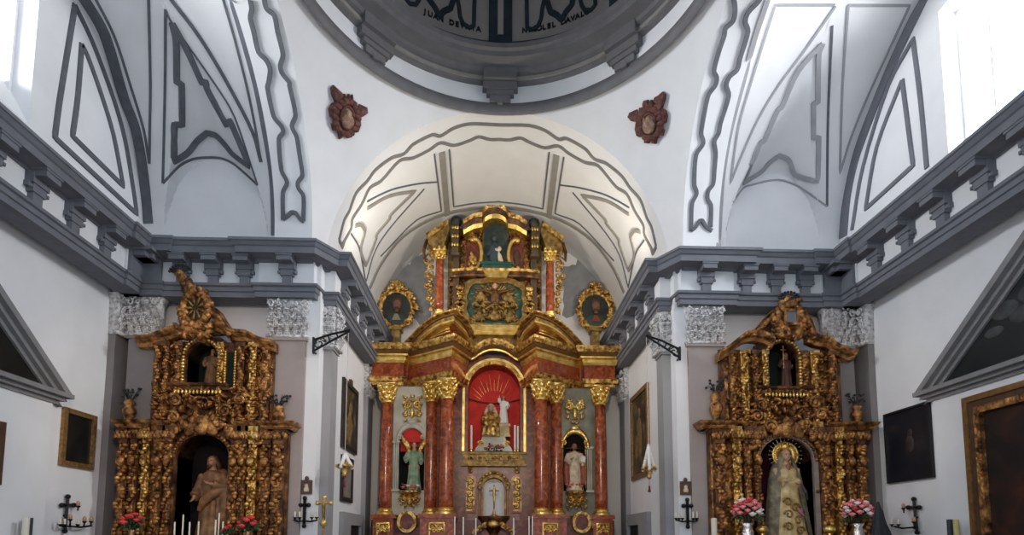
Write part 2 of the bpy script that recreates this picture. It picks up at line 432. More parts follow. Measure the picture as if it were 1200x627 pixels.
# --- dome: ring, frieze, cornice with brackets, dark shell with ribs
dome = struct('ceiling', None); dome.name = 'ceiling_dome'
C0 = (0, YC)
obj('ring_band', MB().lathe([(RD+.02, ZD-.12), (RD-.03, ZD-.10), (RD-.05, ZD+.10), (RD+.02, ZD+.12)], C0, 96, cap=False), GREYN, dome, True)
obj('frieze', MB().lathe([(RD, ZD+.05), (RD, ZD+.72)], C0, 96, cap=False), WHITE, dome, True)
obj('cornice', MB().lathe([(RD, ZD+.50), (RD-.10, ZD+.52), (RD-.13, ZD+.60), (RD-.13, ZD+.64), (RD-.20, ZD+.67), (RD-.23, ZD+.73), (RD-.36, ZD+.76), (RD-.46, ZD+.78), (RD-.49, ZD+.86), (RD-.55, ZD+.89), (RD-.57, ZD+.97), (RD-.1, ZD+1.0), (RD, ZD+.95)], C0, 128, cap=False), GREYN, dome, 'auto')
obj('cornice_fillet', MB().lathe([(RD-.115, ZD+.535), (RD-.15, ZD+.535), (RD-.15, ZD+.60), (RD-.115, ZD+.60)], C0, 128, cap=False), GREYW, dome)
ZDB = ZD+.95
RDM = 3.3
prof = [(RDM, ZDB), (RDM, ZDB+.5)]+[(RDM*math.cos(a), ZDB+.5+RDM*1.02*math.sin(a)) for a in [PI/2*k/24 for k in range(1, 25)]]
dshell = MB().lathe(prof, C0, 96, cap=False)
dshell.f = [q[::-1] for q in dshell.f]
obj('dome_shell', dshell, DOMEB, dome, True)
def dpt(phi, h, r=RDM):            # point on dome: phi from the altar side, h along the meridian
    if h < .5: R_, z = r, ZDB+h
    else:
        a = (h-.5)/RDM; R_, z = r*math.cos(a), ZDB+.5+r*1.02*math.sin(a)
    return Vector((R_*math.sin(phi), YC+R_*math.cos(phi), z))
def dn(phi, h):
    a = max(0, (h-.5)/RDM); return Vector((-math.sin(phi)*math.cos(a), -math.cos(phi)*math.cos(a), -math.sin(a)))
obj('base_band', MB().lathe([(RDM-.01, ZDB), (RDM-.06, ZDB+.02), (RDM-.05, ZDB+.28), (RDM-.01, ZDB+.30)], C0, 96, cap=False), DOMED, dome, True)
obj('base_moulding', MB().lathe([(RDM-.01, ZDB+.30), (RDM-.05, ZDB+.31), (RDM-.04, ZDB+.42), (RDM-.01, ZDB+.43)], C0, 96, cap=False), GREYD, dome, True)
for k in range(8):
    phi = k*PI/4
    m_ = MB(); hs = [.28+.25*j for j in range(20)]
    pts = [dpt(phi, h) for h in hs]; nn = [dn(phi, h) for h in hs]
    m_.strip(pts, nn, .50, .09)
    rib = obj('rib', m_, DOMED, dome)
    m2 = MB(); m2.strip([dpt(phi, h, RDM-.085) for h in hs[1:]], nn[1:], .13, .012); obj('rib_fillet', m2, DOMEB, rib)
    for s2 in (-1, 1):             # curled dark scroll outlining each panel
        m3 = MB(); a = phi+s2*.17
        path = [(a, 3.6), (a, .72), (a+s2*.03, .66), (a+s2*.07, .72), (a+s2*.09, .85), (a+s2*.10, 1.05), (a+s2*.115, 1.2), (a+s2*.13, 1.5)]
        dense = []
        for (p0, h0), (p1, h1) in zip(path, path[1:]):
            for q in range(5): dense.append((p0+(p1-p0)*q/5, h0+(h1-h0)*q/5))
        m3.strip([dpt(p, h) for p, h in dense], [dn(p, h) for p, h in dense], .085, .03); obj('panel_scroll', m3, DOMED, dome)
    m4 = MB(); a = phi+PI/8         # dark pointed drop in mid panel
    path = [(a-.10, 1.3), (a-.07, .95), (a-.03, .85), (a, .72), (a+.03, .85), (a+.07, .95), (a+.10, 1.3)]
    dense = []
    for (p0, h0), (p1, h1) in zip(path, path[1:]):
        for q in range(4): dense.append((p0+(p1-p0)*q/4, h0+(h1-h0)*q/4))
    m4.strip([dpt(p, h) for p, h in dense], [dn(p, h) for p, h in dense], .12, .03); obj('panel_drop', m4, DOMED, dome)
    # brackets under the dome cornice
    bk = MB()
    for (w_, o0, o1, z0, z1) in ((.74, -.02, .24, .50, .80), (.74, -.02, .15, .34, .52), (.58, -.02, .12, .24, .36), (.44, -.02, .09, .10, .25), (.12, -.02, .11, .06, .14)):
        v8 = []
        for z in (z0, z1):
            for o in (o0, o1):
                for s_ in (-1, 1):
                    R_ = RD-o; p2 = phi+s_*w_/2/RD
                    v8.append((R_*math.sin(p2), YC+R_*math.cos(p2), ZD+z))
        bk.add(v8, [(0, 1, 3, 2), (4, 6, 7, 5), (0, 4, 5, 1), (2, 3, 7, 6), (0, 2, 6, 4), (1, 5, 7, 3)])
    obj('bracket', bk, GREYN, dome)
def dome_text(txt, phi0, dphi, h, size):
    out = MB()
    for i, ch in enumerate(txt):
        if ch == ' ': continue
        cu = bpy.data.curves.new('t', 'FONT'); cu.body = ch; cu.size = size; cu.extrude = .012; cu.align_x = 'CENTER'; cu.offset = .004
        o = bpy.data.objects.new('t', cu); COL.objects.link(o)
        dg = bpy.context.evaluated_depsgraph_get(); me = bpy.data.meshes.new_from_object(o.evaluated_get(dg))
        phi = phi0+dphi*i
        vs = []
        for v in me.vertices:
            p = phi+v.co.x/RDM; q = dpt(p, h+v.co.y)+dn(p, h+v.co.y)*(v.co.z+.012)
            vs.append(q)
        out.add(vs, [tuple(p.vertices) for p in me.polygons])
        bpy.data.objects.remove(o); bpy.data.curves.remove(cu); bpy.data.meshes.remove(me)
    return out
obj('inscription', dome_text('JUAN DEVATA', -.485, .0345, .62, .15), BLACK, dome)
obj('inscription', dome_text('NICOLEL DAVALO', .155, .031, .62, .15), BLACK, dome)

# ================================================================== raised mouldings lying on the vaults
allm = MB()
for s_ in SHELL: allm.add(s_.v, s_.f)
BV = BVHTree.FromPolygons([Vector(v) for v in allm.v], allm.f)
def hit(px, py):
    d = ray(px, py).normalized()
    p, n, i, t = BV.ray_cast(CAMO, d)
    if p is None: return None
    if n.dot(d) > 0: n = -n
    return p, n
def smooth_pl(pl, lim=48):
    out = []
    n = len(pl)
    def corner(i):
        if i <= 0 or i >= n-1: return True
        a = Vector((pl[i][0]-pl[i-1][0], pl[i][1]-pl[i-1][1])); b = Vector((pl[i+1][0]-pl[i][0], pl[i+1][1]-pl[i][1]))
        return a.length < 1e-6 or b.length < 1e-6 or math.degrees(a.angle(b)) > lim
    cs = [corner(i) for i in range(n)]
    for i in range(n-1):
        p1, p2 = Vector(pl[i]), Vector(pl[i+1])
        p0 = Vector(pl[i-1]) if not cs[i] else p1*2-p2
        p3 = Vector(pl[i+2]) if not cs[i+1] else p2*2-p1
        L = (p2-p1).length
        t1 = (p2-p0)*.5; t2 = (p3-p1)*.5
        if t1.length > L: t1 *= L/t1.length
        if t2.length > L: t2 *= L/t2.length
        for k in range(4):
            t = k/4; h = t*t*t; q = t*t
            v = p1*(2*h-3*q+1)+t1*(h-2*q+t)+p2*(-2*h+3*q)+t2*(h-q); out.append((v.x, v.y))
    return out+[pl[-1]]
def trace(pl, step=3.5, close=False):
    if close: pl = pl+[pl[0]]
    pl = smooth_pl(pl)
    pts, nn = [], []
    for i, ((x0, y0), (x1, y1)) in enumerate(zip(pl, pl[1:])):
        n = max(1, int(math.hypot(x1-x0, y1-y0)/step))
        for k in range(n+(i == len(pl)-2)):
            h = hit(x0+(x1-x0)*k/n, y0+(y1-y0)*k/n)
            if h is None: continue
            if pts and (h[0]-pts[-1]).length > 1.2: continue
            pts.append(h[0]); nn.append(h[1])
    ns = [sum((nn[j] for j in range(max(0, i-2), min(len(nn), i+3))), Vector()).normalized() for i in range(len(nn))]
    return pts, ns
def moulding(pl, w, h=.03, mat=None, parent=None, close=False, name='moulding'):
    pts, nn = trace(pl, close=close)
    if len(pts) < 2: return None
    return obj(name, MB().strip(pts, nn, w, h), mat or GREY, parent)
vL, vR, aL, aR = vaults[0], vaults[1], vaults[2], vaults[3]
# left arch soffit
moulding([(293.5,0),(295,10),(293.5,21),(297.4,36.7),(303,60.6),(311.8,70),(316.6,81),(315,96),(313.6,103),(321,136.4),(330,148),(332,155),(327,163),(330,199.6),(336.6,214),(331.9,226),(331.9,258)], .08, .03, GREYD, aL)
moulding([(309.4,-2),(312.6,9.6),(321.4,17.5),(325.4,36.7),(331.7,63.8),(328.6,76.6),(331,86),(339,96),(339.5,101),(346.5,134.5),(342.3,148),(348,161),(351,180),(354.2,200),(354.2,207),(349.4,214),(350,221),(355.8,230.3),(355.8,259)], .08, .03, GREYD, aL)
moulding([(331.9,257.5),(337,254),(342,249.5),(347,250),(351,256),(356.5,260.5)], .075, .04, GREYD, aL)
moulding([(272,0),(286,48),(300,100),(309,146),(318,200),(320.5,240),(321,276)], .13, .012, GREY, aL)
# right arch soffit
moulding([(859.8,-2),(861.4,11),(859,24),(850.2,32.7),(848.6,41.5),(842.2,60.6),(836.6,83),(839.8,91),(838,100),(829.7,112),(821.5,156),(824,168),(815.5,182),(813.4,216.6),(816.2,227),(810.8,239),(809.6,271)], .08, .03, GREYD, aR)
moulding([(891,-2),(887,3),(876.5,14.4),(873.3,25.5),(876.5,36.7),(867,68.6),(863.8,81.4),(855,89.4),(851,100),(854,112),(844,145),(842,156),(837,166),(838.5,180),(837,200),(835.4,216),(829.8,224),(829,233.5),(833,241.5),(832.5,266)], .08, .03, GREYD, aR)
moulding([(809.6,270.5),(815,266.5),(819.5,259),(822.5,259),(827,266),(834,271)], .075, .04, GREYD, aR)
moulding([(899.7,0),(883.7,48),(870,100),(857,150),(848,200),(844,250),(842,291)], .10, .012, GREY_WASHED, aR)
# left vault panels
T, K = .045, .11
moulding([(174,-10),(176.4,100),(175.7,150),(175.2,192)], T, .02, GREYD, vL)
moulding([(105,-16),(113,0),(134,42),(153,100),(168.5,151.7),(175,192)], T, .02, GREYD, vL)
moulding([(194,11),(193.6,100),(191,215)], T, .02, GREYD, vL)
moulding([(191,215),(208,196),(220,188.5),(233,185),(256,185),(270,190),(281,198),(302,217)], T, .02, GREYD, vL)
moulding([(194,11),(200,24),(253,100),(275,137),(302,217)], T*.7, .02, GREYD, vL)
moulding([(198,-4),(233.8,43),(268,100),(296.4,155.5),(306,190)], .07, .02, GREYD, vL)
moulding([(258,-14),(262,0),(275,45),(289,100),(299,148),(306,190)], T, .02, GREYD, vL)
moulding([(202,27),(206.7,48),(207.5,97),(213,98),(213,146),(204.5,146),(203.5,189),(219.8,178.5),(231,165),(242.8,155.5),(254,159),(265.7,171),(273.4,180.4),(292.6,195),(269.6,141),(265.8,146.5),(243,104),(241.8,96),(237,97),(218,56),(202,27)], K, .045, GREYD, vL)
# right vault panels
moulding([(978,5.6),(908.4,5.6),(890,64),(879,100),(865,150),(855.7,215),(869,182),(888,140),(912,100),(941.5,60.6),(979,7)], T, .02, GREY_WASHED, vR)
moulding([(994,6),(1066,6),(1021,103),(999,155.5),(984,203),(987,100),(994,6)], T, .02, GREY_WASHED, vR)
moulding([(975,30),(971.6,100),(969.7,157),(969,242)], T, .02, GREYD, vR)
moulding([(859,236.7),(871,220.7),(880,217),(911,211),(938,220),(969,242)], T*.8, .02, GREY_WASHED, vR)
moulding([(963.8,51),(935,83),(916,125),(911,129),(895,165),(891,167),(871,214),(891,201.5),(901.7,190),(913,182),(924.7,188),(932,204),(958,213),(959,161),(952.7,162),(952.7,121),(958,120),(959,64),(963.8,51)], K*.85, .045, GREY_WASHED, vR)
# end walls
wl, wr = bpy.data.objects['wall_left'], bpy.data.objects['wall_right']
moulding([(88,-16),(99.6,0),(122.6,40),(145.5,115),(159,151.7),(168.5,205),(174,262)], .20, .03, GREYD, wl)
moulding([(87,6),(69,117),(63.2,161),(159.6,250.6),(155,218.7),(145.5,163),(132,115),(107,48),(87,6)], .10, .03, GREYD, wl)
moulding([(95,52),(90,115),(84,159.4),(143.6,218),(132,157.4),(117,108),(101.5,65),(95,52)], .10, .03, GREYD, wl)
moulding([(1090,-16),(1082,0),(1040,89),(1005,179),(993,230),(988.5,278)], .27, .03, GREY, wr)
moulding([(1087,197),(1079.4,115),(1070.7,46),(1042,100),(1012,195.7),(999,270)], .09, .03, GREY, wr)
moulding([(1058,94),(1071,194),(1015,245),(1028,173),(1053,106),(1058,94)], .09, .03, GREY, wr)
# sanctuary vault: traced on the left half, repeated mirrored
def smould(pl, w, h=.03, mat=GREYW, name='moulding'):
    pts, nn = trace(pl)
    if len(pts) < 2: return
    obj(name, MB().strip(pts, nn, w, h), mat, sv)
    obj(name, MB().strip([Vector((-p.x, p.y, p.z)) for p in pts], [Vector((-n.x, n.y, n.z)) for n in nn], w, h), mat, sv)
GW2 = plain('moulding_grey', (.20, .195, .185), .75, var=.1)
smould([(397,281),(403,258),(409,247),(417,226),(430,212),(439.6,199),(458.7,184.7),(473,180),(484,168.7),(506.6,157.5),(516,159),(532,149.6),(551,144.8),(586,146)], .085, .02, GW2)
smould([(401,286),(411,267.7),(412.5,256.5),(423.6,239),(433,220),(446,212),(468,188),(484,184.7),(503.4,175),(516,167),(532,170),(551,164),(561,160),(573.6,163),(586,163)], .085, .02, GW2)
smould([(397,281),(401,290),(404,280)], .085, .02, GW2)
smould([(517.8,178),(524,252)], .15, .03)
smould([(509,180),(517,247),(487.5,258),(446,300)], .035, .02, GREYD)
smould([(526.4,175),(531.5,242),(556,238),(586,236)], .035, .02, GREYD)
smould([(430,236),(445,228),(462,221),(490,215),(512,213)], .035, .02, GREYD)
smould([(430,243.7),(455.5,229.4),(486,223.6),(457,251.7),(456,256),(441,274),(440,280),(428.4,311),(422,293),(427,271),(424,264),(420.4,263),(415.6,264.5)], .085, .03)
smould([(411,274),(420.4,290),(428.4,331),(439.6,293),(458.7,264.5),(497,221)], .035, .02, GREYD)
smould([(433,337),(446,309),(471.5,277),(510,254),(554.5,243.7),(586,242)], .13, .03)

# ================================================================== entablatures
ZT, ZBOT = 7.254, 6.273
prof_arch = [(-.35, 0), (.03, 0), (.03, .10), (.055, .11), (.055, .19), (.09, .205), (.10, .25), (-.35, .25)]
prof_frz = [(-.35, .25), (-.01, .25), (-.01, .72), (-.35, .72)]
prof_cor = [(-.35, .69), (.03, .69), (.05, .735), (.30, .745), (.31, .735), (.315, .85), (.34, .865), (.38, .925), (.40, .93), (.40, .981), (-.35, .981)]
EX = 6.83
def plan(): # architrave line, left side
    return [(-EX, 3.0), (-EX, 10.02), (-EX+.05, 10.02), (-EX+.05, 10.45), (-6.42, 10.45), (-6.42, 10.50), (-4.62, 10.50), (-4.62, 10.45), (-3.55, 10.45), (-3.50, 10.80), (-3.24, 10.80), (-3.24, YB)]
pathL = [(x, y, ZBOT) for x, y in plan()]
pathC = [(-EX, 3.0), (-EX, 10.02), (-EX+.05, 10.02), (-EX+.05, 10.45), (-6.42, 10.45), (-6.42, 10.50), (-4.62, 10.50), (-4.62, 10.45), (-3.63, 10.45), (-3.32, 10.93), (-3.28, 10.93), (-3.28, YB)]
pathC = [(x, y, ZBOT) for x, y in pathC]
def bracket_mb():                    # mutule block over a stepped console; local: out = -y, centre x=0, z from ZBOT
    m = MB()
    m.box(-.135, .135, -.285, .0, .615, .735); m.box(-.155, .155, -.30, .0, .70, .74)
    m.box(-.15, .15, -.12, .02, .52, .70); m.box(-.12, .12, -.10, .02, .40, .53); m.box(-.165, .165, -.07, .02, .46, .53); m.box(-.085, .085, -.08, .02, .25, .41)
    m.lathe([(.001, .43), (.03, .44), (.03, .48), (.001, .49)], (-.15, -.08), 6); m.lathe([(.001, .43), (.03, .44), (.03, .48), (.001, .49)], (.15, -.08), 6)
    return m
def place(m, pos, ang):
    c, s = math.cos(ang), math.sin(ang); r = MB()
    r.v = [(pos[0]+x*c-y*s, pos[1]+x*s+y*c, ZBOT+z) for x, y, z in m.v]; r.f = list(m.f); return r
spots = [((x, 10.50), 0) for x in (-6.04, -5.45, -4.86)]+[((-4.04, 10.45), 0)]
spots += [((-EX, 9.47-.745*k), PI/2) for k in range(8)]
spots += [((-3.24, 11.35+.80*k), PI/2) for k in range(5)]
corner = [((-6.60, 10.45), 0), ((-EX+.05, 10.24), PI/2)]
for sd, n in ((-1, 1), (1, 2)):
    t = struct('trim_%d' % n)
    for nm, path, pf, mat in (('architrave', pathL, prof_arch, GREY), ('frieze', pathL, prof_frz, WHITE), ('cornice', pathC, prof_cor, GREY)):
        m = MB().sweep(path, pf)
        obj(nm, m if sd < 0 else m.mirror(), mat, t)
    for p, a in spots:
        m = place(bracket_mb(), p, a)
        obj('bracket', m if sd < 0 else m.mirror(), GREY, t)
    cf = MB().box(-7.35, -6.80, 10.40, 11.0, ZBOT, ZT-.02).box(-6.86, -6.36, 10.02, 10.52, ZBOT+.695, ZBOT+.76); obj('corner_fill', cf if sd < 0 else cf.mirror(), GREY, t)
    for p, a in corner:
        m = place(MB().box(-.19, .19, -.05, .02, .25, .69).box(-.17, .17, -.28, 0, .60, .74), p, a)
        obj('corner_block', m if sd < 0 else m.mirror(), GREY, t)

# ================================================================== pilasters
def acanthus_capital(x0, x1, z0, z1, yf, seed):
    r = random.Random(seed); m = MB(); H = z1-z0; W = x1-x0; cx = (x0+x1)/2
    m.prism([(x0+.03, z0), (x1-.03, z0), (x1, z1-.12), (x1+.05, z1-.02), (x1+.05, z1), (x0-.05, z1), (x0-.05, z1-.02), (x0, z1-.12)], yf, yf+.2)
    m.box(x0-.02, x1+.02, yf-.05, yf+.05, z0, z0+.05)
    nL = max(3, round(W/.14))
    for row, (zz, dn_) in enumerate(((.06, 0), (.26, 1), (.46, 0))):
        for i in range(nL+dn_):
            u = (i+.5-.5*dn_)/nL
            x = min(x1-.03, max(x0+.03, x0+W*u)); z = z0+H*zz
            for k in range(5):          # an upright leaf: lobes on both sides of a rib, tip curling outwards
                q = k/4
                m.blob((x, yf-.03-.05*q*q, z+H*.20*q), (.014, .03, .035), None, 0)
                for s_ in (-1, 1): m.blob((x+s_*(.040-.018*q), yf-.025-.045*q*q, z+H*.20*q), (.024, .022, .030), Matrix.Rotation(-s_*.6, 3, 'Y'), 0)
            m.blob((x, yf-.10, z+H*.22), (.045, .03, .02), None, 1)
    for s_ in (-1, 1):
        for rr0, ox in ((.085, .06), (.05, .20)):
            pts = []
            for k in range(16):
                a = k/15*2.6*PI; rr = rr0*(1-k/20)
                pts.append((cx+s_*(W/2-ox+rr*math.cos(a)*.8), yf-.07-.02*k/15, z1-.14+rr*math.sin(a)))
            m.tube(pts, .018, 5)
    for i in range(60):
        m.blob((x0+W*r.random(), yf-.035-.02*r.random(), z0+H*(.04+.92*r.random())), (.022, .022, .034), Matrix.Rotation(r.uniform(-1, 1), 3, 'Y'), 0)
    return m
def pilaster(n, x0, x1, yf, yb, ztop, zcap, shaft_mat, seed, side=None):
    t = struct('trim_%d' % n)
    obj('shaft', MB().box(x0+.03, x1-.03, yf, yb, 0, zcap).box(x0, x1, yf-.04, yb, zcap-.05, zcap), shaft_mat, t)
    obj('capital', acanthus_capital(x0, x1, zcap, ztop, yf, seed), CAPWH, t, True)
    return t
n = 3
GREYP = plain('pilaster_grey', (.34, .33, .34), .8, var=.06, scale=2, spec=.2)
for sd in (-1, 1):
    def span(a, b): return (sd*a, sd*b) if sd > 0 else (-b, -a)
    a, b = span(3.655, 4.40); pilaster(n, a, b, 10.50, 11.0, 6.28, 5.50, TAUPE, n); n += 1
    a, b = span(3.25, 3.50); tp = pilaster(n, a, b, 10.86, 11.25, 6.28, 5.45, GREYP, n); n += 1
    # its carved flank towards the altar
    m = acanthus_capital(-.20, .20, 5.45, 6.28, 0, n+20)
    m.v = [(-3.24-y, 11.05+x, z) for x, y, z in m.v]; m.f = [q[::-1] for q in m.f]
    obj('capital', m if sd < 0 else m.mirror(), CAPWH, tp, True)
    a, b = span(6.45, 7.02); pilaster(n, a, b, 10.52, 11.0, 6.28, 5.5, TAUPE_SHADE, n); n += 1
    # pilaster on the end wall beside the corner
    t = struct('trim_%d' % n); n += 1
    yp = UX(135.5, 391, -7.17).y if sd < 0 else UX(1016, 391, 7.17).y
    m = MB().box(-7.3, -7.17, yp, 11.0, 0, 5.55); obj('shaft', m if sd < 0 else m.mirror(), TAUPE_SHADE, t)
    m = acanthus_capital(-.22, .22, 5.5, 6.28, 0, n+5); m.v = [(-7.12-y, yp+.18+x, z) for x, y, z in m.v]; m.f = [q[::-1] for q in m.f]
    obj('capital', m if sd < 0 else m.mirror(), CAPWH, t, True)
    # far pilaster behind the paintings of the sanctuary wall
    t = struct('trim_%d' % n); n += 1
    m = MB().box(-3.5, -3.38, 14.5, 15.1, 0, 5.5); obj('shaft', m if sd < 0 else m.mirror(), GREYP, t)
    m = acanthus_capital(-.3, .3, 5.4, 6.28, 0, n+9); m.v = [(-3.38-y, 14.8+x, z) for x, y, z in m.v]; m.f = [q[::-1] for q in m.f]
    obj('capital', m if sd < 0 else m.mirror(), CAPWH, t, True)

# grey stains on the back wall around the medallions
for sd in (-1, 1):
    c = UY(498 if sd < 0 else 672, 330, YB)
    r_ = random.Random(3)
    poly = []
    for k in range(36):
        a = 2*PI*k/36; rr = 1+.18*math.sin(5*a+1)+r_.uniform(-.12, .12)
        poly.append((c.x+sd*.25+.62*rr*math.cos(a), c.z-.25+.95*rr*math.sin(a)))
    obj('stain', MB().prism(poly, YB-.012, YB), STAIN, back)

# cartouches on the pendentives
def cartouche(px0, py0, s, outline, ctr, rx, ry, label, name='cartouche'):
    P = [hit(px0+x/s, py0+y/s) for x, y in outline]
    P = [p for p in P if p]
    c = hit(px0+ctr[0]/s, py0+ctr[1]/s); cp, nrm = c
    m = MB(); n = len(P)
    f0 = [p[0]-nrm*.02 for p in P]; f1 = [p[0]+nrm*.07 for p in P]
    f2 = [cp+(p[0]-cp)*.86+nrm*.11 for p in P]
    m.add(f0+f1+f2, [tuple(range(2*n, 3*n))]+[(i, (i+1) % n, n+(i+1) % n, n+i) for i in range(n)]+[(n+i, n+(i+1) % n, 2*n+(i+1) % n, 2*n+i) for i in range(n)])
    q = nrm.to_track_quat('Z', 'Y').to_matrix()
    r_ = random.Random(int(px0))
    for k in range(16):             # curled strapwork lumps inside the outline
        a = 2*PI*k/16; p = hit(px0+(ctr[0]+rx*1.75*math.cos(a))/s, py0+(ctr[1]+ry*1.45*math.sin(a))/s)
        m.blob(p[0]+nrm*.10, (.09, .06, .04), q, 1)
    o = single(name, m, CARTR, label, 'cartouche', 'cartouches on the pendentives', 'auto')
    m = MB(); pts = []
    for k in range(28):
        a = 2*PI*k/28; pts.append(hit(px0+(ctr[0]+rx*math.cos(a))/s, py0+(ctr[1]+ry*math.sin(a))/s)[0]+nrm*.13)
    m.add(pts+[cp+nrm*.17], [(i, (i+1) % 28, 28) for i in range(28)])
    for k in range(28): pass
    fig = obj('oval_relief', m, CARTL, o, True, 'pale worn oval relief')
    m = MB(); m.tube(pts+[pts[0]], .03, 6); obj('oval_rim', m, CARTR, o, True)
    m = MB(); m.blob(hit(px0+ctr[0]/s, py0+(ctr[1]-ry*.35)/s)[0]+nrm*.17, (.06, .07, .05), q, 1); m.blob(hit(px0+ctr[0]/s, py0+(ctr[1]+ry*.3)/s)[0]+nrm*.16, (.13, .13, .05), q, 1)
    m.blob(hit(px0+(ctr[0]-rx*.5)/s, py0+(ctr[1]+ry*.05)/s)[0]+nrm*.16, (.04, .12, .04), q, 1)
    obj('seated_figure', m, CARTL, fig, True)
cartouche(380, 90, 7.83, [(75,75),(150,145),(130,165),(125,190),(150,195),(175,155),(195,195),(215,155),(230,190),(248,160),(255,210),(290,240),(275,280),(300,305),(315,250),(380,280),(388,330),(340,365),(315,370),(325,440),(300,505),(262,510),(240,490),(220,520),(242,550),(205,562),(185,530),(165,545),(130,570),(120,520),(108,490),(70,490),(58,425),(90,440),(80,380),(45,365),(35,290),(60,245),(88,230),(60,160),(55,100)], (183, 370), 58, 100, 'red brown cartouche on the white pendentive, its curled horn pointing up to the left')
cartouche(730, 95, 7.83, [(375,95),(335,130),(300,150),(332,160),(335,190),(300,210),(270,170),(250,195),(235,170),(200,180),(190,210),(205,235),(160,245),(165,290),(140,305),(135,260),(70,290),(55,330),(85,365),(130,375),(120,440),(135,500),(165,515),(195,490),(225,520),(205,565),(245,570),(265,530),(280,570),(310,575),(320,530),(335,520),(330,490),(375,500),(390,445),(368,440),(360,395),(405,380),(415,320),(400,265),(368,250),(395,170),(400,120)], (265, 385), 55, 90, 'darker maroon cartouche on the pendentive, its curled horn pointing up to the right')
# ================================================================== main altarpiece
AX = -.08
def zc(py, Y): return UY(578, py, Y).z
def lx(px, Y, py=500): return UY(px, py, Y).x-AX
def gx(m): m.v = [(x+AX, y, z) for x, y, z in m.v]; return m
ALT = thing('altarpiece', (AX, 14.6, 0), 'tall gilded main altarpiece with red marble columns around a red niche', 'altarpiece')
def part(name, m, mat, parent=None, smooth=False, label=None): return obj(name, gx(m), mat, parent or ALT, smooth, label)
def both(name, fn, mat, parent=None, smooth=False):
    a = fn(); b = a.mirror()
    return part(name, a, mat, parent[0] if parent else None, smooth), part(name, b, mat, parent[1] if parent else None, smooth)
def carve(m, x0, x1, z0, z1, y, n, s, seed, sym=True, dep=.03):
    r = random.Random(seed); cx = (x0+x1)/2
    for i in range(n):
        x = r.uniform(x0, cx if sym else x1); z = r.uniform(z0, z1); a = r.uniform(0, PI); k = s*r.uniform(.6, 1.4)
        for sg in ((1, -1) if sym else (1,)):
            R = Matrix.Rotation(a*sg, 3, 'Y')
            m.blob((x if sg > 0 else 2*cx-x, y-r.uniform(0, dep), z), (k, dep*.9+k*.25, k*.42), R, 1 if s > .045 else 0)
    return m
def plate(m, x0, x1, z0, z1, y): return m.box(x0, x1, y-.004, y+.02, z0, z1)
def scroll(m, cx, cz, y, r, flip=1, turns=1.4, w=.025, a0=0, up=1):
    pts = []
    for k in range(int(14*turns)+1):
        t = k/(14*turns); a = a0+t*turns*2*PI; rr = r*(1-.8*t)
        pts.append((cx+flip*rr*math.cos(a), y-.02*t, cz+up*rr*math.sin(a)))
    m.tube(pts, [w*(1-.4*k/len(pts)) for k in range(len(pts))], 6); m.blob(pts[-1], w*1.5, None, 1); return m
def arch_pts(x0, x1, z0, zs, n=16, rise=None):
    c, r = (x0+x1)/2, (x1-x0)/2; rise = rise or r
    return [(x0, z0), (x0, zs)]+[(c-r*math.cos(PI*k/n), zs+rise*math.sin(PI*k/n)) for k in range(1, n)]+[(x1, zs), (x1, z0)]

Z0 = 0.0
ZPED = zc(603, 14.0)               # top of the pedestals
ZCB, ZCT = zc(468, 14.0), zc(446, 14.0)
ZCOR = 6.76
# body panels behind the columns
m = MB(); m.box(-2.9, -.70, 14.75, 15.2, 0, ZCT+.1); both('body_panel', lambda: m, MARBD)
Zn0, Zns, Znt = zc(530, 14.85), zc(457, 14.85), zc(428, 14.85)
hw = (lx(610, 14.85)-lx(549, 14.85))/2
# wall around the central niche
ow = .80
op = arch_pts(-hw, hw, Zn0, Zns, 20, Znt-Zns)
m = MB(); ztop = ZCOR-.1
m.box(-ow, -hw, 14.87, 15.3, 0, ztop); m.box(hw, ow, 14.87, 15.3, 0, ztop); m.box(-hw, hw, 14.87, 15.3, zc(565, 14.87), Zn0)
arch = op[1:-1]
m.prism(arch+[(hw, ztop), (-hw, ztop)], 14.87, 15.3)
part('niche_wall', m, MARBD)
m = MB().box(-ow, -.34, 14.83, 14.9, ZPED-.3, zc(545, 14.85)).box(.34, ow, 14.83, 14.9, ZPED-.3, zc(545, 14.85)).box(-.34, .34, 14.83, 14.9, zc(560, 14.85), zc(545, 14.85))
part('lower_panel', m, MAUVE)
part('niche_backing', MB().box(-hw-.05, hw+.05, 15.30, 15.36, Zn0-.1, Znt+.1), RED)
m = MB()                            # gold rays fanned on the red backing
cz = zc(475, 15.28)
for k in range(13):
    a = math.radians(24+132*k/12); L = 1.0 if k % 2 else .8
    m.tube([(.42*math.cos(a), 15.29, cz+.42*math.sin(a)), (L*math.cos(a)*.76, 15.29, cz+L*math.sin(a)*.9)], [.007, .003], 5)
part('rays', m, GOLDB)
m = MB().tube([(-hw, 15.27, zc(468, 15.27)), (-hw*.5, 15.27, zc(472, 15.27)), (0, 15.27, zc(473, 15.27)), (hw*.5, 15.27, zc(472, 15.27)), (hw, 15.27, zc(468, 15.27))], .022, 6)
part('curtain_rod', m, WOOD)
fw_ = .13
oo = arch_pts(-hw-fw_, hw+fw_, Zn0, Zns, 20, Znt-Zns+fw_)
part('niche_frame', MB().ring(oo, op, 14.76, 14.95), GOLD, None)
o2 = arch_pts(-hw-fw_-.02, hw+fw_+.02, Zn0, Zns, 20, Znt-Zns+fw_+.02); i2 = arch_pts(-hw-.085, hw+.085, Zn0, Zns, 20, Znt-Zns+.085)
part('niche_frame_rib', MB().ring(o2, i2, 14.70, 14.8), GOLDB)
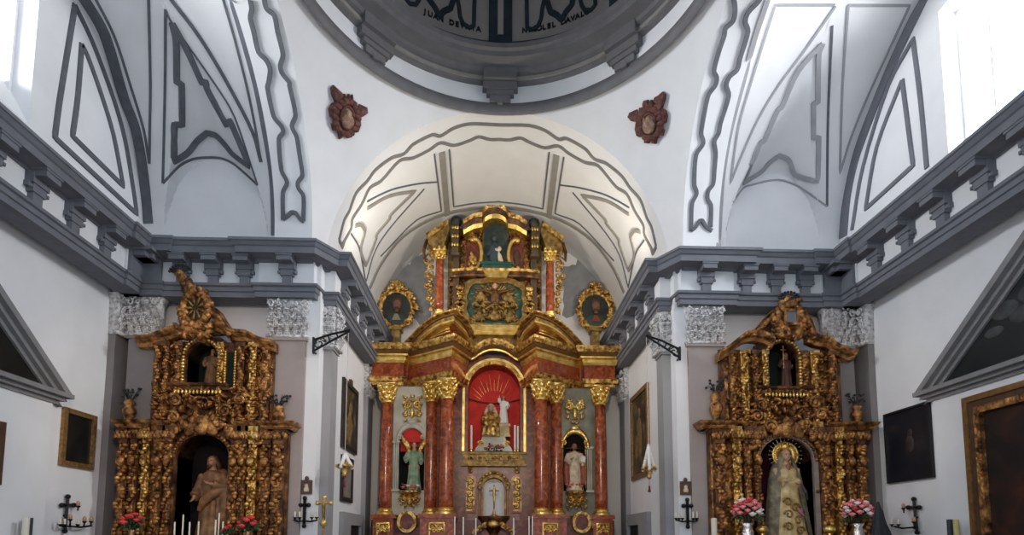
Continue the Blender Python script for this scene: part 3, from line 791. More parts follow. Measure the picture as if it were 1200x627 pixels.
m = MB().box(-hw-.14, hw+.14, 14.70, 14.95, zc(545, 14.7), zc(530, 14.7)); m.box(-hw-.17, hw+.17, 14.66, 14.95, zc(531, 14.7)-.03, zc(531, 14.7)+.03).box(-hw-.17, hw+.17, 14.66, 14.95, zc(545, 14.7)-.03, zc(545, 14.7)+.03)
fp = part('niche_sill', m, OCHRE)
m = MB()
for k in range(7):
    x = -hw+2*hw*(k+.5)/7; z = zc(537.5, 14.68); scroll(m, x, z, 14.68, .075, 1 if k % 2 else -1, 1.2, .016); m.blob((x, 14.68, z), (.03, .02, .05), None, 1)
part('sill_carving', m, GOLD, fp, True)
# tabernacle under the niche
zt0, zts, ztt = zc(607, 14.8), zc(571, 14.8), zc(560, 14.8)
thw = .275
ti = arch_pts(-thw, thw, zt0, zts, 16, ztt-zts)
part('tabernacle_backing', MB().prism(ti, 14.90, 14.94), WHITE)
to = [(-thw-.14, zt0)]+[(-thw-.14, zts-.02)]
def trefoil(e):
    n = 16; pts = [(-thw-e, zt0), (-thw-e, zts-.04)]
    for k in range(1, n):
        a = PI*k/n; r = (thw+e)*(1+.13*math.cos(4*(a-PI/2))*(.3+e*3)); pts.append((-r*math.cos(a), zts+.0+(ztt-zts+e)*(1+.12*math.cos(4*(a-PI/2)))*math.sin(a)))
    return pts+[(thw+e, zts-.04), (thw+e, zt0)]
tf = part('tabernacle_arch', MB().ring(trefoil(.15), ti, 14.72, 14.95), OCHRE)
m = MB()
for k in range(13):
    a = PI*k/12; m.blob((-(thw+.11)*math.cos(a), 14.70, zts+(ztt-zts+.12)*math.sin(a)), (.055, .035, .045), None, 1)
part('arch_beading', m, GOLD, tf, True)
for sg in (-1, 1):
    m = MB().lathe([(.035, zt0), (.035, zts-.1), (.06, zts-.05), (.06, zts)], (sg*(thw+.09), 14.70), 10); part('tabernacle_column', m, MAUVE, tf)
    xo = sg*.62
    m = MB().ring([(xo-.15, zc(601, 14.8)), (xo-.15, zc(560, 14.8)), (xo, zc(555, 14.8)), (xo+.15, zc(560, 14.8)), (xo+.15, zc(601, 14.8))], [(xo-.09, zc(597, 14.8)), (xo-.09, zc(563, 14.8)), (xo, zc(560, 14.8)), (xo+.09, zc(563, 14.8)), (xo+.09, zc(597, 14.8))], 14.76, 14.85)
    pn = part('side_panel', m, MARBLE)
    m = MB()
    for k in range(5): scroll(m, xo+(.02 if k % 2 else -.02), zc(593-7*k, 14.78), 14.76, .085, 1 if k % 2 else -1, 1.2, .028)
    part('panel_carving', m, GOLDB, pn, True)
    m = MB().ring([(xo-.11, zc(599, 14.8)), (xo-.11, zc(562, 14.8)), (xo, zc(558.5, 14.8)), (xo+.11, zc(562, 14.8)), (xo+.11, zc(599, 14.8))], [(xo-.085, zc(597, 14.8)), (xo-.085, zc(563, 14.8)), (xo, zc(560, 14.8)), (xo+.085, zc(563, 14.8)), (xo+.085, zc(597, 14.8))], 14.74, 14.80); part('panel_fillet', m, GOLD, pn)
    m = MB(); scroll(m, xo, zc(550, 14.8), 14.8, .09, sg, 1.4, .025); m.blob((xo, 14.79, zc(553, 14.8)), (.06, .03, .04), None, 1); part('rosette', m, GOLD)
m = MB().lathe([(.05, zc(640, 14.5)), (.10, zc(628, 14.5)), (.18, zc(622, 14.5)), (.34, zc(612, 14.5)), (.40, zc(608, 14.5)), (.42, zc(606, 14.5)), (.42, zc(605, 14.5))], (0, 14.6), 24)
m.box(-.2, .2, 14.55, 14.9, 0, zc(638, 14.5))
part('tabernacle_base', m, GOLDR, None, 'auto')
m = MB()
for sg in (-1, 1):
    for k in range(3): scroll(m, sg*(.22+.13*k), zc(616+4*k, 14.2), 14.3, .085, -sg, 1.3, .028)
m.blob((0, 14.25, zc(614, 14.2)), (.16, .08, .10), None, 2)
part('base_scrolls', m, GOLD, None, True)

# predella with panels and pedestals
m = MB().box(-3.15, 3.15, 14.55, 15.3, 0, ZPED-.12); part('predella', m, MARBD)
def pedestal(x0, x1, yf, px):
    m = MB().box(x0, x1, yf, 15.0, 0, ZPED-.06).box(x0-.05, x1+.05, yf-.05, 15.0, ZPED-.10, ZPED)
    return m
peds = [(-3.02, -2.52, 14.13), (-1.80, -.98, 13.72)]
for i, (a, b, yf) in enumerate(peds):
    A, B = both('pedestal', lambda: pedestal(a, b, yf, 0), MARBLE)
    for P, sg in ((A, 1), (B, -1)):
        x = (a+b)/2*sg; w_ = min(.20, (b-a)/2-.08); z1, z0 = ZPED-.2, ZPED-.95
        m = MB().ring([(x-w_, z0), (x+w_, z0), (x+w_, z1), (x-w_, z1)], [(x-w_+.04, z0+.04), (x+w_-.04, z0+.04), (x+w_-.04, z1-.04), (x-w_+.04, z1-.04)], yf-.03, yf+.02)
        carve(m, x-w_+.04, x+w_-.04, z0+.06, z1-.06, yf-.01, 16, .05, 5+i)
        scroll(m, x-.07, z1-.2, yf-.02, .08, -1, 1.3, .02); scroll(m, x+.07, z1-.2, yf-.02, .08, 1, 1.3, .02)
        part('pedestal_relief', m, GOLDB, P, True)
for sg in (-1, 1):                  # round medallions between the pedestals
    xc = sg*-1*(-lx(477.5, 14.5, 612)) if sg < 0 else lx(681, 14.5, 612)
    xc = lx(477.5, 14.5, 612) if sg < 0 else lx(681, 14.5, 612); z_ = zc(612, 14.5)
    n = 28; o_ = [(xc+.25*math.cos(2*PI*k/n), z_+.28*math.sin(2*PI*k/n)) for k in range(n)]; i_ = [(xc+.17*math.cos(2*PI*k/n), z_+.20*math.sin(2*PI*k/n)) for k in range(n)]
    md = part('medallion_frame', MB().ring(o_, i_, 14.36, 14.6), GOLD, None)
    part('medallion_field', MB().prism(i_, 14.42, 14.56), MARBD, md)

# columns
def column(x, y, r, z0, z1, zcap, seed):
    H = z1-z0
    sh = MB().lathe([(r*1.02, z0+.16), (r*1.03, z0+.4), (r*1.03, z0+H*.33), (r*.97, z0+H*.7), (r*.88, z1)], (x, y), 20)
    ba = MB().lathe([(r*1.45, z0), (r*1.45, z0+.05), (r*1.35, z0+.055), (r*1.4, z0+.085), (r*1.15, z0+.10), (r*1.12, z0+.12), (r*1.22, z0+.145), (r*1.05, z0+.17)], (x, y), 20)
    ca = MB().lathe([(r*.95, z1-.03), (r*1.02, z1), (r*.9, z1+.03), (r*.95, z1+.2), (r*1.3, zcap-.07), (r*1.45, zcap-.05)], (x, y), 16)
    ca.box(x-r*1.4, x+r*1.4, y-r*1.4, y+r*1.4, zcap-.05, zcap)
    hc = zcap-z1
    for row, (q, rr) in enumerate(((.22, 1.0), (.48, 1.12), (.72, 1.25))):
        for k in range(8):
            a = 2*PI*(k+.5*(row % 2))/8
            ca.blob((x+r*rr*math.cos(a), y+r*rr*math.sin(a), z1+hc*q), (.055, .055, .075), None, 1)
            ca.blob((x+r*(rr+.28)*math.cos(a), y+r*(rr+.28)*math.sin(a), z1+hc*(q+.1)), (.04, .04, .03), None, 0)
    for k in range(4):
        a = PI/4+k*PI/2; ca.blob((x+r*1.6*math.cos(a), y+r*1.6*math.sin(a), zcap-.1), (.06, .06, .06), None, 1)
    return sh, ba, ca
for (px, Y, r) in ((452, 14.45, .155), (505, 14.28, .15), (523, 14.0, .175)):
    x = lx(px, Y, 540)
    for sg in (1, -1):
        s1, b1, c1 = column(sg*x, Y, r, ZPED, ZCB, ZCT, 1)
        cobj = part('column', s1, MARBLE, None, True); part('column_base', b1, GOLDB, cobj, 'auto'); part('capital', c1, GOLDB, cobj, True)
# entablature following the broken plan, its middle arching over the niche
def rpath(z, arch=True):
    L = [(-3.17, 14.9), (-3.17, 14.55), (-2.44, 14.55), (-2.40, 14.85), (-2.30, 14.85), (-1.12, 13.98), (-.74, 14.82)]
    P = [(x, y, z) for x, y in L]
    if arch: P += [(-.62, 14.84, z), (-.54, 14.84, z+.03), (-.44, 14.84, z+.11), (-.30, 14.84, z+.20), (-.15, 14.84, z+.25), (0, 14.84, z+.265), (.15, 14.84, z+.25), (.30, 14.84, z+.20), (.44, 14.84, z+.11), (.54, 14.84, z+.03), (.62, 14.84, z)]
    P += [(-x, y, z) for x, y in L[::-1]]
    return P
zf = ZCT+.20
def hpath(z): return [(-3.17, 14.9, z), (-3.17, 14.55, z), (-2.44, 14.55, z), (-2.40, 14.85, z), (-2.30, 14.85, z), (-1.12, 13.98, z), (-.80, 14.80, z)]
both('architrave', lambda: MB().sweep(hpath(ZCT), [(-.3, 0), (.06, 0), (.06, .07), (.10, .09), (.12, .16), (.14, .20), (-.3, .20)]), GOLD)
both('frieze', lambda: MB().sweep(hpath(zf), [(-.3, 0), (.05, 0), (.05, ZCOR-.36-zf), (-.3, ZCOR-.36-zf)]), MARBLE)
both('bed_moulding', lambda: MB().sweep(hpath(ZCOR-.36), [(-.3, -.08), (.07, -.08), (.10, -.02), (.12, .04), (.12, .10), (-.3, .10)]), GOLDB)
part('cornice', MB().sweep(rpath(ZCOR-.36), [(-.3, .16), (.10, .10), (.15, .11), (.26, .20), (.26, .26), (.33, .31), (.33, .36), (-.3, .36)]), WOODG)
part('cornice_lip', MB().sweep(rpath(ZCOR-.36), [(.27, .215), (.30, .215), (.345, .30), (.345, .37), (.25, .37)]), GOLD)
part('cornice_bead', MB().sweep(rpath(ZCOR-.36), [(.13, .075), (.18, .085), (.19, .125), (.13, .135)]), GOLDB)
# segmental half pediments above the inner bays
PK = zc(368, 13.85)
def pedi(e0, e1, out):
    # arc from the outer bay up to the inner corner, then returning into the middle
    n = 14; pts = []
    for k in range(n+1):
        t = k/n; x = -2.28+(-1.12+2.28)*t; y = 14.82+(13.98-14.82)*t
        z = ZCOR+.02+(PK-ZCOR-.05)*math.sin(t*PI/2)
        pts.append((x, y, z))
    pts += [(-1.0, 14.24, PK-.10), (-.82, 14.66, PK-.34)]
    return MB().sweep(pts, [(-.3, e0), (out, e0), (out+.05, e1-.04), (out+.05, e1), (-.3, e1)])
both('pediment', lambda: pedi(-.30, .0, .16), OCHRE)
both('pediment_lip', lambda: pedi(-.05, .01, .30), GOLD); both('pediment_shadow_band', lambda: pedi(-.10, -.05, .20), WOODG)
both('pediment_rib', lambda: pedi(-.31, -.23, .22), GOLDB)
def tymp():
    n = 14; vs = []; fs = []
    for k in range(n+1):
        t = k/n; x = -2.28+1.16*t; y = 14.82-.84*t-.03; z = ZCOR+(PK-ZCOR-.2)*math.sin(t*PI/2)
        vs += [(x, y, ZCOR-.02), (x, y, max(z, ZCOR))]
    vs += [(-.82, 14.64, ZCOR-.02), (-.82, 14.64, PK-.5)]
    m = MB().add(vs, [(2*i, 2*i+2, 2*i+3, 2*i+1) for i in range(n+1)]); return m
tA, tB = both('tympanum', tymp, MARBD)
def tyfan():
    m = MB()
    for k in range(6):
        q = .45+.45*k/5; pts = []
        for j in range(9):
            t = (j/8)*.9+.08; x = -2.28+1.16*t; y = 14.82-.84*t-.06; z = ZCOR+.04+(PK-ZCOR-.25)*q*math.sin(t*PI/2); pts.append((x, y, z))
        if k % 2 == 0: m.tube(pts, .028, 5)
    return m
both('pediment_moulding', tyfan, GOLDB, (tA, tB), True)
# pale blocks inside the pediment returns
both('block', lambda: MB().box(-.80, -.60, 14.5, 14.8, zc(404, 14.5), zc(391, 14.5)).box(-.83, -.57, 14.47, 14.8, zc(392, 14.5), zc(390, 14.5)), OCHRE)

# side bays with small arched niches
def bay(sg, mat, nmat, seed):
    x0, x1 = (lx(461, 14.7), lx(499, 14.7)) if sg < 0 else (lx(658, 14.7), lx(699, 14.7))
    n0, n1 = (lx(468, 14.65), lx(498, 14.65)) if sg < 0 else (lx(660, 14.65), lx(687, 14.65))
    zb, zs_, zt_ = zc(575, 14.65), (zc(519, 14.65) if sg < 0 else zc(524, 14.65)), (zc(503, 14.65) if sg < 0 else zc(508, 14.65))
    a = arch_pts(n0, n1, zb, zs_, 14, zt_-zs_)
    m = MB(); y0, y1 = 14.66, 14.78
    m.box(x0, x1, y0, y1, ZPED, zb); m.box(x0, n0, y0, y1, zb, zs_); m.box(n1, x1, y0, y1, zb, zs_)
    m.prism(a[1:-1]+[(n1, zt_+.1), (n0, zt_+.1)], y0, y1); m.box(x0, n0, y0, y1, zs_, zt_+.1); m.box(n1, x1, y0, y1, zs_, zt_+.1)
    m.box(x0, x1, y0, y1, zt_+.1, ZCT)
    bp = part('bay_panel', m, mat)
    part('side_niche', MB().prism(a, 14.735, 14.745), nmat, bp)
    m = MB().ring(arch_pts(n0-.07, n1+.07, zs_-.02, zs_, 14, zt_-zs_+.16), arch_pts(n0-.005, n1+.005, zs_-.02, zs_, 14, zt_-zs_), 14.55, 14.70)
    c = (n0+n1)/2
    for s2 in (-1, 1): scroll(m, c+s2*.30, zs_+.12, 14.6, .08, s2, 1.2, .03); 
    m.blob((c, 14.58, zt_+.15), (.14, .06, .08), None, 1)
    part('niche_hood', m, PALEG if sg < 0 else GOLDB, bp, True)
    px_ = n0-.06 if sg < 0 else n1+.07
    m = MB()
    for k in range(3): m.lathe([(.02, zb), (.02, zs_-.02)], (px_-.05+.05*k, 14.6), 8)
    m.box(px_-.1, px_+.1, 14.56, 14.68, zs_-.04, zs_+.02).box(px_-.1, px_+.1, 14.56, 14.68, zb-.04, zb+.02)
    part('niche_pilaster', m, PALEG, bp)
    m = MB(); zz = zc(480, 14.6)
    carve(m, c-.22, c+.22, zz-.36, zz+.34, 14.63, 24, .062, seed)
    scroll(m, c-.13, zz+.1, 14.6, .12, -1, 1.4, .03); scroll(m, c+.13, zz+.1, 14.6, .12, 1, 1.4, .03); m.blob((c, 14.6, zz-.1), (.06, .05, .16), None, 1)
    part('bay_carving', m, GOLDB, bp, True)
    m = MB(); zz = zc(576, 14.45)
    m.lathe([(.03, zz-.36), (.09, zz-.28), (.10, zz-.2), (.22, zz-.07), (.27, zz-.05), (.29, zz), (.0, zz)], (c, 14.52), 18)
    carve(m, c-.24, c+.24, zz-.42, zz-.06, 14.45, 16, .055, seed+3)
    for s2 in (-1, 1): scroll(m, c+s2*.17, zz-.22, 14.42, .10, s2, 1.4, .028)
    part('console', m, GOLD, bp, True)
    return c, zz
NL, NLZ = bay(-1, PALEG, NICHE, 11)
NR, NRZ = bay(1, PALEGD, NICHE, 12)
m = MB(); a = arch_pts(lx(470, 14.72), lx(497, 14.72), zc(530, 14.72), zc(519, 14.72), 12, zc(503, 14.72)-zc(519, 14.72)); part('niche_lining', MB().prism([q for q in a], 14.72, 14.735), RED, None)

# ------------------------------------------------------------------ attic
YA = 14.55
DKOL = plain('dark_olive_paint', (.085, .06, .03), .5, var=.4, scale=9)
ZA0, ZA1 = ZCOR+.1, zc(262, YA)
m = MB().prism([(-1.28, ZA0), (-1.28, zc(285, 14.7)), (-.55, zc(258, 14.7)), (0, zc(250, 14.7)), (.55, zc(258, 14.7)), (1.28, zc(285, 14.7)), (1.28, ZA0)], 14.75, 15.1)
part('attic_body', m, OCHRE)
for sg in (-1, 1):
    m = MB(); plate(m, sg*.86, sg*1.22, zc(368, 14.7), zc(325, 14.7), 14.74); carve(m, sg*.86, sg*1.22, zc(366, 14.7), zc(327, 14.7), 14.73, 26, .06, 51)
    plate(m, sg*.35, sg*1.0, zc(283, 14.7), zc(268, 14.7), 14.74); carve(m, sg*.36, sg*.98, zc(282, 14.7), zc(269, 14.7), 14.73, 24, .05, 52)
    part('attic_relief', m, GOLDO, None, True)
for sg in (-1, 1):
    x = lx(515, 14.5, 330)*(1 if sg < 0 else -1)
    s1, b1, c1 = column(x, 14.5, .115, zc(372, 14.5), zc(305, 14.5), zc(292, 14.5), 2)
    cobj = part('attic_column', s1, MARBLE, None, True); part('column_base', b1, GOLDB, cobj, 'auto'); part('capital', c1, GOLDB, cobj, True)
    X = lambda q: (lx(q, 14.5, 300) if sg < 0 else -lx(q, 14.5, 300))
    # raking entablature block over the column
    m = MB().prism([(X(502), zc(288, 14.35)), (X(504), zc(278, 14.35)), (X(525), zc(262, 14.35)), (X(527), zc(270, 14.35)), (X(520), zc(292, 14.35)), (X(509), zc(292, 14.35))], 14.30, 14.9)
    eb = part('raking_block', m, OCHRE)
    m = MB().prism([(X(500), zc(277, 14.3)), (X(503), zc(282, 14.3)), (X(526), zc(265, 14.3)), (X(526), zc(259, 14.3))], 14.22, 14.9); part('raking_cornice', m, GOLD, eb)
    m = MB().box(X(529.5), X(537.5), 14.42, 14.8, zc(300, 14.5), zc(262, 14.5)).box(X(531), X(538), 14.55, 14.8, zc(372, 14.5), zc(300, 14.5)).box(X(528.5), X(538.5), 14.38, 14.8, zc(302, 14.5), zc(299, 14.5)); pil = part('volute_pilaster', m, DKOL)
    for q in (268, 278, 288):
        m = MB()
        for k in range(3): m.blob((X(530.5+3*k), 14.38, zc(q, 14.4)), (.035, .04, .055), None, 1)
        part('volute_ring', m, GOLDB, pil, True)
    m = MB().lathe([(.0, zc(264, 14.5)), (.13, zc(263, 14.5)), (.155, zc(260, 14.5)), (.14, zc(256.5, 14.5)), (.0, zc(255, 14.5))], (X(534), 14.55), 16); part('slate_finial', m, SLATE, pil, True)
    # narrow painted and carved strips
    m = MB().box(X(539), X(546), 14.62, 14.8, zc(321, 14.6), zc(282, 14.6)); carve(m, *sorted((X(539), X(546))), zc(319, 14.6), zc(284, 14.6), 14.62, 16, .045, 61); stp = part('carved_strip', m, GOLDO, None, True)
    m = MB().box(X(546), X(562), 14.66, 14.8, zc(313, 14.6), zc(284, 14.6)); rl = part('small_relief_panel', m, MARBD)
    m = MB(); xx = X(554)
    if sg < 0:
        m.blob((xx, 14.64, zc(303, 14.6)), (.12, .05, .12), None, 2); m.blob((xx-.03, 14.62, zc(297, 14.6)), (.05, .05, .06), None, 2); m.blob((xx+.06, 14.64, zc(308, 14.6)), (.10, .04, .06), None, 2); m.blob((xx-.1, 14.64, zc(308, 14.6)), (.04, .04, .10), None, 1)
    else:
        m.box(xx-.11, xx+.11, 14.62, 14.66, zc(313, 14.6), zc(311, 14.6)); m.blob((xx, 14.65, zc(300, 14.6)), (.10, .04, .22), None, 2)
    part('small_relief', m, GOLD if sg < 0 else WOOD, rl, True)
    # C-scroll framing the middle scene
    m = MB(); cx_ = X(556); pts = []
    for k in range(20):
        a = -PI*.62+k/19*PI*1.24; pts.append((cx_-sg*.17*math.cos(a)*1.1 , 14.56, zc(298, 14.56)+.42*math.sin(a)))
    m.tube(pts, .055, 8); m.blob(pts[0], .07, None, 1); m.blob(pts[-1], .07, None, 1)
    part('c_scroll', m, GOLDB, None, True)
    # gilded openwork scroll outside the column
    m = MB(); r_ = random.Random(40)
    for k in range(12):
        t = k/11; xx = X(507-4*math.sin(t*PI*1.2)-(3 if k % 2 else 0)); z_ = zc(286+78*t, 14.6)
        scroll(m, xx, z_, 14.62, .095, 1 if k % 2 else -1, 1.2, .028, r_.uniform(0, 6)); m.blob((X(506), 14.6, z_), (.05, .04, .07), None, 1)
    part('openwork_scroll', m, GOLD, None, True)
    m = MB().tube([(X(500), 14.5, zc(283, 14.5)), (X(496.5), 14.5, zc(294, 14.5)), (X(497), 14.5, zc(304, 14.5)), (X(501), 14.5, zc(300, 14.5))], [.05, .045, .04, .02], 7); part('bracket_scroll', m, GOLDR, None, True)
    # carved drop beside the large relief
    m = MB(); carve(m, X(536)-.0 if sg < 0 else X(543), X(543) if sg < 0 else X(536), zc(366, 14.5), zc(335, 14.5), 14.52, 20, .06, 21); m.blob(((X(536)+X(543))/2, 14.5, zc(338, 14.5)), (.13, .06, .08), None, 1)
    part('carved_drop', m, GOLD, None, True)
# arched top moulding
def topm(e0, e1, out):
    P = [(-.86, 14.55, zc(266, YA)), (-.58, 14.55, zc(259, YA)), (-.42, 14.52, zc(258.5, YA))]+[(-.32*math.cos(PI*k/10)*1.05, 14.5, zc(258, YA)+.26*math.sin(PI*k/10)) for k in range(0, 11)]
    P += [(.42, 14.52, zc(258.5, YA)), (.58, 14.55, zc(259, YA)), (.86, 14.55, zc(266, YA))]
    return MB().sweep(P, [(-.3, e0), (out, e0), (out+.06, e1), (-.3, e1)])
part('top_moulding', topm(-.02, .07, .16), GOLD); part('top_moulding_rib', topm(-.14, -.03, .08), GOLDR); part('top_moulding_lip', topm(-.24, -.15, .02), GOLDB)
# central upper scene: dark field with a draped standing pair
m = MB().prism(arch_pts(lx(567, 14.66, 280), lx(596, 14.66, 280), zc(314, 14.66), zc(273, 14.66), 12, zc(262, 14.66)-zc(273, 14.66)), 14.66, 14.8)
sc_ = part('upper_scene', m, canvas('scene_canvas', (.012, .03, .03), (.05, .06, .05), (.16, .11, .06), 5))
m = MB(); z_ = zc(313, 14.6)
m.blob((-.02, 14.62, z_+.38), (.13, .07, .36), None, 2); m.blob((-.02, 14.6, z_+.82), (.075, .07, .095), None, 2); m.blob((-.10, 14.6, z_+.5), (.06, .05, .2), Matrix.Rotation(.5, 3, 'Y'), 2)
part('upper_scene_figure', m, plain('scene_blue', (.035, .055, .07), .6, var=.4, scale=8), sc_, True)
m = MB(); m.blob((.14, 14.62, z_+.24), (.07, .06, .24), Matrix.Rotation(-.3, 3, 'Y'), 2); m.blob((.12, 14.6, z_+.52), (.055, .05, .07), None, 2); m.blob((.03, 14.6, z_+.48), (.1, .05, .06), None, 2)
part('upper_scene_child', m, ROBEIV, sc_, True)
m = MB().box(lx(563, 14.5), lx(599, 14.5), 14.40, 14.75, zc(318, 14.45), zc(309, 14.45)); m.box(lx(561, 14.5), lx(601, 14.5), 14.37, 14.75, zc(311, 14.45), zc(308, 14.45))
part('green_console', m, TEAL)
m = MB().prism([(lx(565, 14.5), zc(318, 14.4)), (lx(597, 14.5), zc(318, 14.4)), (lx(592, 14.5), zc(326, 14.4)), (lx(570, 14.5), zc(326, 14.4))], 14.36, 14.7); part('console_scroll', m, GOLDB)
m = MB()
P = [(lx(528, 14.5), 14.52, zc(324, 14.5)), (lx(545, 14.5), 14.52, zc(322, 14.5)), (lx(562, 14.5), 14.52, zc(322, 14.5)), (lx(598, 14.5), 14.52, zc(322, 14.5)), (lx(615, 14.5), 14.52, zc(322, 14.5)), (lx(632, 14.5), 14.52, zc(324, 14.5))]
part('attic_ledge', MB().sweep(P, [(-.3, -.06), (.06, -.06), (.08, -.01), (.1, 0), (.16, .07), (.18, .1), (-.3, .1)]), GOLDR); part('attic_ledge_fillet', MB().sweep(P, [(.09, .03), (.16, .05), (.19, .105), (.09, .105)]), GOLD)
# large relief: gilded figure with outspread arms on a rayed green glory
zr0, zr1 = zc(381, 14.6), zc(331, 14.6); xh = .78
def scallop(e):
    n = 44; pts = []
    for k in range(n):
        a = 2*PI*k/n; rx, rz = xh+e, (zr1-zr0)/2+e
        q = 1/(abs(math.cos(a))**4+abs(math.sin(a))**4)**.25
        w_ = 1+.03*math.cos(11*a)
        pts.append((rx*q*w_*math.cos(a)*.95, (zr0+zr1)/2+rz*q*w_*math.sin(a)*.95))
    return pts
gf = part('relief_frame', MB().ring(scallop(.14), scallop(0), 14.56, 14.75), OCHRE)
gb = part('relief_ground', MB().prism(scallop(.03), 14.66, 14.72), TEAL)
m = MB(); cz_ = zc(350, 14.6)
for k in range(40):
    a = 2*PI*k/40; L = .58 if k % 2 else .70
    m.tube([(.2*math.cos(a), 14.65, cz_+.2*math.sin(a)), (L*math.cos(a), 14.65, cz_+L*.78*math.sin(a))], [.030, .016], 4)
part('relief_rays', m, GOLD, gb)
m = MB()
m.blob((0, 14.58, cz_+.02), (.14, .10, .24), None, 2); m.blob((0, 14.54, cz_+.30), (.075, .08, .10), None, 2)
for sg in (-1, 1): m.tube([(sg*.08, 14.56, cz_+.14), (sg*.28, 14.55, cz_+.20), (sg*.50, 14.56, cz_+.26)], [.06, .05, .035], 8); m.blob((sg*.52, 14.56, cz_+.27), (.05, .03, .03), None, 1)
rf = part('relief_figure', fuse(m, .014), GOLDR, gb, True)
part('relief_head', MB().blob((0, 14.52, cz_+.31), (.068, .075, .092), None, 2), SKIN, gb, True)
m = MB(); carve(m, -.62, .62, zr0+.05, cz_-.02, 14.60, 60, .075, 31, True, .05)
for x, z_ in ((-.42, zr0+.2), (0, zr0+.22), (.42, zr0+.2), (-.38, cz_+.02), (.36, cz_)): m.blob((x, 14.56, z_+.1), (.07, .07, .08), None, 2); m.blob((x, 14.58, z_), (.15, .08, .12), None, 2)
part('relief_cherubs', m, OCHRE, gb, True)
part('relief_sill', MB().box(-.74, .74, 14.46, 14.75, zr0-.22, zr0-.10).box(-.78, .78, 14.43, 14.75, zr0-.13, zr0-.06).box(-.7, .7, 14.5, 14.75, zr0-.3, zr0-.2), GOLDB)
